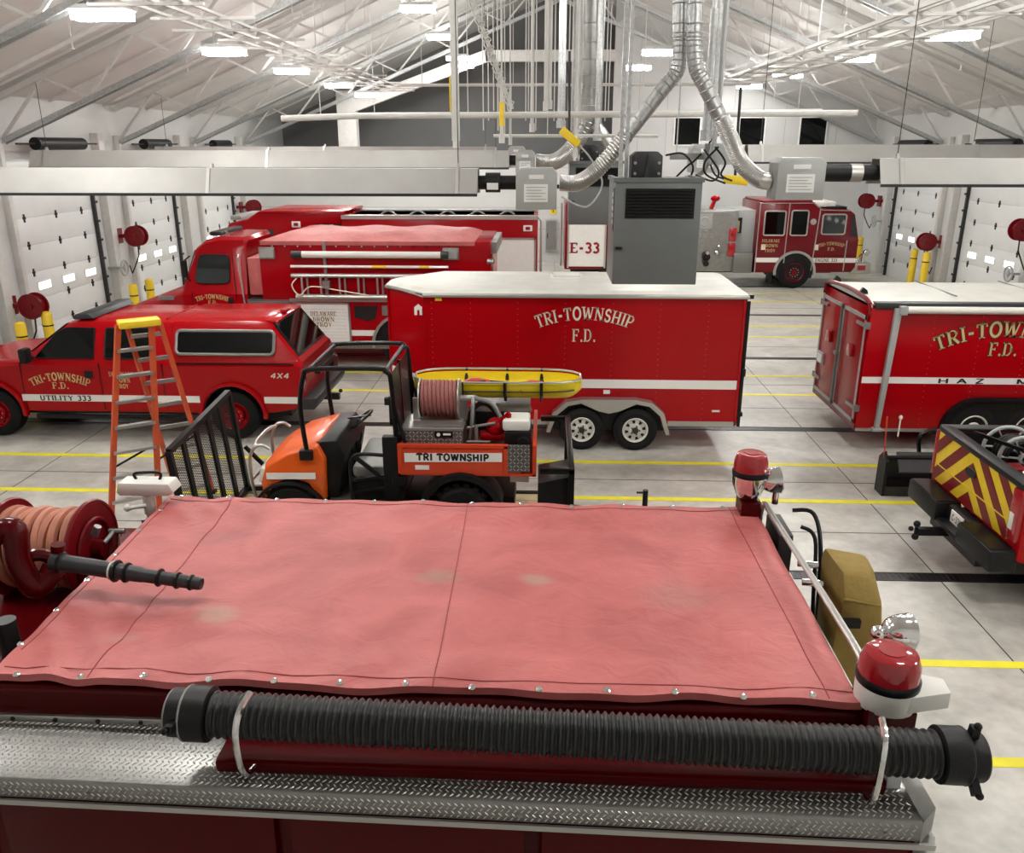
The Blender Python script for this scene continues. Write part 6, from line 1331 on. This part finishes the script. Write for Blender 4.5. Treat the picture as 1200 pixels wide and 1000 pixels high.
text(EN, 'TRI-TOWNSHIP', (9.55, Yn-.008, 1.50), XP, ZP, .11, GOLD, arc=1.2, width=.86, wt=.85); text(EN, 'F.D.', (9.55, Yn-.008, 1.32), XP, ZP, .1, GOLD)
part('fender_ring', G().prism(arch_pts(8.40, .56, .70, 190, -10, 16)+arch_pts(8.40, .56, .62, -10, 190, 16), 'y', Yn-.06, Yn+.01), ALU, EN)
part('wheel_well', G().prism(arch_pts(8.40, .56, .62, 200, -20, 16), 'y', Yn-.006, Yn+.3), BLACKP, EN)
for x, yy in ((8.40, Yn-.03), (8.40, Yf-.3), (2.4, Yn), (2.4, Yf-.3)): wheel(EN, (x, yy, .54), .54, .32, 'truck')
part('mud_flap', G().box(7.6, 7.7, Yn+.05, Yn+.5, .15, .6), BLACKP, EN)
part('roof_lightbar', G().box(8.95, 9.6, Yn+.2, Yf-.2, 2.66, 2.84), NEUT, EN, bev=.03); part('roof_tray', G().box(9.3, 9.95, Yn+.15, Yf-.15, 2.60, 2.68), BLACKM, EN)
part('cab_badge', G().lathe([(.1, 0), (.1, .01)], (8.86, Yn-.012, 2.2), YP, 20), ALU, EN)
for x in (7.30, 9.05): part('shield_decal', G().box(x-.07, x+.07, Yn-.006, Yn, 1.28, 1.46), WLET, EN)
part('front_bumper', G().box(10.3, 10.95, Yn+.05, Yf-.05, .50, .85), ALU, EN, bev=.03); part('bumper_fittings', G().cyl((10.7, Yn+.2, .85), (10.7, Yn+.2, 1.15), .05).ell((10.8, Yn+.2, 1.2), (.14, .09, .1)).tube([(10.6, Yn+.5, .85), (10.75, Yn+.5, 1.1), (10.95, Yn+.5, 1.05)], .03), CHROME, EN); part('bumper_light', G().box(10.5, 10.75, Yn-.01, Yn+.04, .62, .78), LENS, EN)
part('pump_module', G().box(5.0, 6.40, Yn, Yf, .55, 2.55), STEEL, EN, bev=.02, label='stainless pump panel')
part('pump_top', G().prism([(5.0, 2.5), (6.0, 2.5), (6.3, 2.2), (6.4, 1.9), (6.4, 1.5), (5.0, 1.5)], 'y', Yn-.02, Yn), STEEL, EN)
g = G()
for k in range(5): g.torus((5.15+.2*(k % 3), Yn-.03, 1.75+.2*(k//3)), YP, .05, .012, 16, 6)
g.torus((5.3, Yn-.03, 2.2), YP, .14, .02, 24, 6).box(5.0, 5.55, Yn-.025, Yn, 1.98, 2.46)
part('gauge_cluster', g, GREYL, EN)
part('hose_outlet', G().cyl((5.4, Yn-.22, 1.05), (5.4, Yn, 1.1), .13, n=18).cyl((5.38, Yn-.3, .85), (5.4, Yn, .9), .1, n=18), BLACKM, EN); part('outlet_cap', G().ell((5.75, Yn-.1, 1.2), (.09, .1, .09)).ell((5.8, Yn-.1, 1.4), (.06, .08, .06)).cyl((5.42, Yn-.25, 1.2), (5.42, Yn-.27, 1.2), .06), CHROME, EN)
part('pump_light', G().box(6.12, 6.38, Yn-.05, Yn, 1.05, 1.5).box(6.12, 6.38, Yn-.05, Yn, 1.55, 2.0), LENS, EN, bev=.03)
part('side_locker', G().box(6.42, 7.04, Yn+.35, Yf-.35, .55, 2.55), GREYL, EN, bev=.01)
part('step_box', G().box(6.34, 6.96, Yn-.08, Yn+.45, .52, 1.18), DIAS, EN, bev=.01); part('step_lock', G().torus((6.6, Yn-.085, .95), YP, .05, .012, 16, 6), STEEL, EN)
part('body', G().box(.68, 5.0, Yn, Yf, .6, 2.75), REDM, EN, bev=.02)
rd = part('roll_door', G().box(.82, 2.0, Yn-.02, Yn, .70, 2.18), WHITE, EN)
text(EN, 'E-33', (1.35, Yn-.026, 1.32), XP, ZP, .34, RLET, wt=1.3, width=.98)
part('door_rim', G().box(.76, .82, Yn-.03, Yn, .65, 2.25).box(2.0, 2.06, Yn-.03, Yn, .65, 2.25).box(.76, 2.06, Yn-.03, Yn, 2.18, 2.25), ALU, rd)
part('rear_ladder', G().tube([(.56, Yn+.2, .7), (.56, Yn+.2, 2.75)], .03).tube([(.56, Yn+.6, .7), (.56, Yn+.6, 2.75)], .03), ALU, EN)
part('underbody', G().box(.9, 9.8, yc-.7, yc+.7, .45, .65), BLACKP, EN)
part('pump_nozzle', G().cyl((5.6, yc-.6, 2.55), (5.7, yc-.6, 2.85), .07).ell((5.72, yc-.6, 2.9), (.16, .1, .1)), REDB, EN)
part('crosslay_gear', G().box(6.0, 6.6, Yn+.3, Yf-.4, 1.8, 2.3), BLACKP, EN); part('crosslay_board', G().box(6.25, 6.5, Yn+.2, Yn+.28, 1.85, 2.2), CARD, EN)
# ================================================================== RIGHT PICKUP WITH CHEVRON TAILGATE
X0, Ya, Yb = 4.76, 7.80, 9.66; yc = (Ya+Yb)/2
RP = thing('pickup_truck', 'red pickup with a yellow and red chevron tailgate and black step bumper', 'pickup truck', (7.5, yc, 0))
w = (Yb-Ya)/2+.07
g = G()
for s in (-1, 1):
    y0, y1 = sorted((yc+s*w, yc+s*(w-.13)))
    pl = [(X0+.02, .62), (X0+.02, 1.38), (X0+2.05, 1.40), (X0+2.05, .6)]+[(x, z) for x, z in arch_pts(X0+1.2, .42, .48, 0, 180, 10)]
    g.prism(pl, 'y', y0, y1)
g.box(X0+.02, X0+2.05, yc-w+.1, yc+w-.1, .72, .80)
part('bed_sides', g, REDB, RP, bev=.015)
part('bed_liner', G().box(X0+.06, X0+2.0, yc-w+.12, yc+w-.12, .80, .84).box(X0+.06, X0+2.0, yc-w+.125, yc-w+.15, .84, 1.36).box(X0+.06, X0+2.0, yc+w-.15, yc+w-.125, .84, 1.36), BLACKP, RP)
part('bed_rail', G().box(X0+.02, X0+2.05, yc-w-.005, yc-w+.16, 1.38, 1.42).box(X0+.02, X0+2.05, yc+w-.16, yc+w+.005, 1.38, 1.42), BLACKP, RP, bev=.01)
cs = [(X0+2.06, .5, 1.36, 1.42, w, w-.1), (X0+2.12, .5, 1.36, 1.98, w, w-.26), (X0+3.3, .5, 1.36, 2.02, w, w-.27), (X0+3.6, .5, 1.36, 1.95, w, w-.26), (X0+4.3, .5, 1.34, 1.42, w, w-.12), (X0+5.5, .5, 1.2, 1.26, w-.02, w-.14), (X0+5.7, .6, 1.0, 1.05, w-.1, w-.2)]
part('cab', body(with_arches(cs, [(X0+5.0, .42, .48)]), yc), REDB, RP, ang=28)
part('rear_window', G().box(X0+2.06, X0+2.09, yc-.62, yc+.62, 1.48, 1.86), GLASS, RP)
def clip(poly, a, b, lo, hi):
    for ax_, lim, sgn in ((0, a, 1), (0, b, -1), (1, lo, 1), (1, hi, -1)):
        out = []
        for i in range(len(poly)):
            p, q = poly[i-1], poly[i]; ip, iq = (p[ax_]-lim)*sgn >= 0, (q[ax_]-lim)*sgn >= 0
            if ip != iq: t = (lim-p[ax_])/(q[ax_]-p[ax_]); out.append((p[0]+(q[0]-p[0])*t, p[1]+(q[1]-p[1])*t))
            if iq: out.append(q)
        poly = out
        if not poly: break
    return poly
Z0, Z1 = .76, 1.38
tg = part('tailgate', G().box(X0, X0+.07, Ya+.16, Yb, Z0, Z1), YELL, RP, bev=.008)
g = G(); ym = (Ya+.16+Yb)/2
for side in (-1, 1):
    a, b = (Ya+.16, ym) if side < 0 else (ym, Yb)
    for k in range(-4, 10):
        d = k*.40; c0 = ym+side*d
        # stripes fall away from the centre line on both sides
        pl = [(c0, Z0), (c0+side*.20, Z0), (c0+side*.20-side*.72, Z1), (c0-side*.72, Z1)]
        q = clip(pl, a, b, Z0+.005, Z1-.005)
        if len(q) > 2: g.add([(X0-.004, y, z) for y, z in q]+[(X0-.001, y, z) for y, z in q], [tuple(range(len(q))), tuple(range(2*len(q)-1, len(q)-1, -1))])
part('chevron_stripe', g, REDM, tg)
part('tailgate_cap', G().box(X0-.02, X0+.14, Ya+.02, Yb, Z1-.02, Z1+.05), BLACKP, RP, bev=.02)
part('oval_badge', G().lathe([(.001, -.012), (.06, -.012), (.07, 0)], (0, 0, 0), XP, 24) if False else G().loft([[(X0-.006, yc+.08+.11*math.cos(2*PI*i/24), 1.16+.055*math.sin(2*PI*i/24)) for i in range(24)], [(X0-.02, yc+.08+.095*math.cos(2*PI*i/24), 1.16+.043*math.sin(2*PI*i/24)) for i in range(24)]]), BLACKP, tg)
part('badge_rim', G().tube([(X0-.014, yc+.08+.105*math.cos(2*PI*i/24), 1.16+.05*math.sin(2*PI*i/24)) for i in range(24)], .008, 6, True), DARKST, tg)
part('crease', G().box(X0-.006, X0, Ya+.2, Yb-.04, .96, .975), YELL, tg)
tl = part('tail_light', G().box(X0-.03, X0+.12, Ya-.03, Ya+.15, .80, 1.36), LENS, RP, bev=.03); part('reverse_lens', G().box(X0-.034, X0-.02, Ya+.04, Ya+.12, .92, 1.10), NEUT, tl, bev=.006)
part('tail_light', G().box(X0-.01, X0+.12, Yb+.0, Yb+.08, .80, 1.36), LENS, RP, bev=.02)
bp = part('rear_bumper', G().box(X0-.24, X0+.06, Ya-.05, yc-.25, .48, .72).box(X0-.24, X0+.06, yc+.25, Yb+.08, .48, .72).box(X0-.10, X0+.04, Ya, Yb, .46, .70).box(X0-.22, X0+.05, yc-.3, yc+.3, .46, .54), BLACKP, RP, bev=.035)
part('step_pad', G().box(X0-.22, X0-.02, Ya+.0, yc-.28, .72, .728).box(X0-.22, X0-.02, yc+.28, Yb+.04, .72, .728), BLACKM, bp)
np_ = part('number_plate', G().box(X0-.115, X0-.10, yc-.14, yc+.14, .545, .69), STRIPE, bp, bev=.004); text(bp, 'C-331', (X0-.118, yc, .617), YN, ZP, .075, BLET, serif=False, width=.2)
part('tow_hitch', G().box(X0-.45, X0, yc+.12, yc+.2, .36, .44).ell((X0-.46, yc+.16, .49), (.04, .04, .04)).ell((X0-.46, yc+.16, .33), (.04, .04, .04)).cyl((X0-.46, yc+.16, .33), (X0-.46, yc+.16, .5), .02).ell((X0-.52, yc+.16, .43), (.03, .03, .03)).box(X0-.1, X0, yc-.5, yc+.6, .30, .47), BLACKM, RP)
for (x, y) in ((X0+1.2, yc-w+.03), (X0+1.2, yc+w-.28), (X0+5.0, yc-w+.03), (X0+5.0, yc+w-.28)): wheel(RP, (x, y, .40), .40, .25, 'pickup')
part('underbody', G().box(X0+.2, X0+5.4, yc-.5, yc+.5, .38, .56), BLACKP, RP)
# skid load in the bed
SK = thing('hose_reel_skid', 'black pump skid with twin spoked hose reels in the chevron pickup bed', 'skid unit', (X0+.9, yc, .84))
part('skid_frame', G().box(X0+.3, X0+1.6, yc-.6, yc+.75, .845, .90).bar((X0+.4, yc-.55, 1.22), (X0+1.5, yc-.55, 1.22), .04, .04).bar((X0+.2, yc+.55, 1.47), (X0+.5, yc+.05, 1.44), .03, .04), BLACKM, SK)
for yy in (yc+.22, yc+.58):
    c = V((X0+.62, yy, 1.28)); g = G().torus(c, (.25, 1, 0), .25, .022, 32, 8).cyl(c-V((0, .02, 0)), c+V((0, .02, 0)), .06, n=14)
    for k in range(6): a = 2*PI*k/6; g.bar(c, c+V((math.cos(a)*.24, -math.cos(a)*.06, math.sin(a)*.24)), .04, .012)
    part('reel_flange', g, GREYL, SK)
c = V((X0+.62, yc+.40, 1.28)); g = G()
for k in range(5): g.torus(c+V((0, -.12+.06*k, 0)), YP, .17, .03, 24, 6)
part('hose_coil', g, BLACKP, SK)
part('reel_stand', G().box(c.x-.03, c.x+.03, yc+.2, yc+.62, .88, 1.28).cyl((c.x, yc+.18, 1.28), (c.x, yc+.62, 1.28), .03), BLACKM, SK)
part('pump', G().box(X0+.35, X0+.8, yc-.45, yc+.02, .90, 1.18).cyl((X0+.5, yc-.2, 1.2), (X0+.9, yc-.3, 1.24), .07, n=14).tube(smooth([(X0+.4, yc-.4, 1.2), (X0+.55, yc-.3, 1.34), (X0+.8, yc-.35, 1.3), (X0+.9, yc-.5, 1.1)]), .03, 8), BLACKP, SK)
part('pump_casing', G().box(X0+.25, X0+.5, yc-.12, yc+.1, 1.18, 1.28), REDM, SK, bev=.01)
part('valve', G().cyl((X0+.34, yc-.34, 1.2), (X0+.34, yc-.34, 1.32), .03, n=12).ell((X0+.34, yc-.34, 1.33), (.05, .05, .02)), CHROME, SK)
# ------------------------------------------------------------------ snow plough blade
PL = thing('snow_plow', 'black snow plow blade with an orange marker rod on the floor beside the chevron tailgate', 'snow plow', (5.9, 11.0, 0))
pf = [(10.86, .02), (10.90, .02), (10.98, .18), (11.0, .34), (10.96, .50), (10.90, .58), (10.86, .56), (10.92, .48), (10.955, .34), (10.94, .19)]
part('blade', G().prism(pf, 'x', 4.72, 7.1), BLACKM, PL)
part('cutting_edge', G().box(4.72, 7.1, 10.84, 10.87, 0, .13), DARKST, PL)
part('end_plate', G().prism([(10.84, 0), (11.1, 0), (11.1, .5), (10.96, .62), (10.84, .5)], 'x', 4.69, 4.73), BLACKP, PL)
part('deflector', G().prism([(10.80, .36), (10.79, .38), (10.94, .62), (10.97, .60)], 'x', 4.86, 7.1), DARKST, PL)
part('marker_rod', G().cyl((4.70, 10.95, .5), (4.66, 10.95, 1.12), .01, n=8), ORANGER, PL, label='orange marker rod')
part('hoop', G().tube(smooth([(5.35, 11.35, .45), (5.32, 11.35, .68), (5.45, 11.38, .78), (5.9, 11.42, .80), (6.0, 11.42, .7)]), .03, 8).box(5.0, 7.0, 11.1, 11.3, .15, .35), BLACKM, PL)
# ------------------------------------------------------------------ world, exposure
w = bpy.data.worlds.new('hall_ambient'); bpy.context.scene.world = w; w.use_nodes = True
w.node_tree.nodes['Background'].inputs['Color'].default_value = (.5, .5, .5, 1); w.node_tree.nodes['Background'].inputs['Strength'].default_value = .015
vs_ = bpy.context.scene.view_settings
bpy.context.scene.display_settings.display_device = 'sRGB'
vs_.view_transform = 'Standard'; vs_.look = 'None'; vs_.gamma = 1; vs_.use_curve_mapping = False; vs_.exposure = 1.5
cy = bpy.context.scene.cycles
cy.max_bounces = 7; cy.diffuse_bounces = 4; cy.glossy_bounces = 4; cy.transmission_bounces = 4; cy.transparent_max_bounces = 12
cy.sample_clamp_indirect = 6; cy.use_denoising = True; cy.caustics_reflective = False; cy.caustics_refractive = False
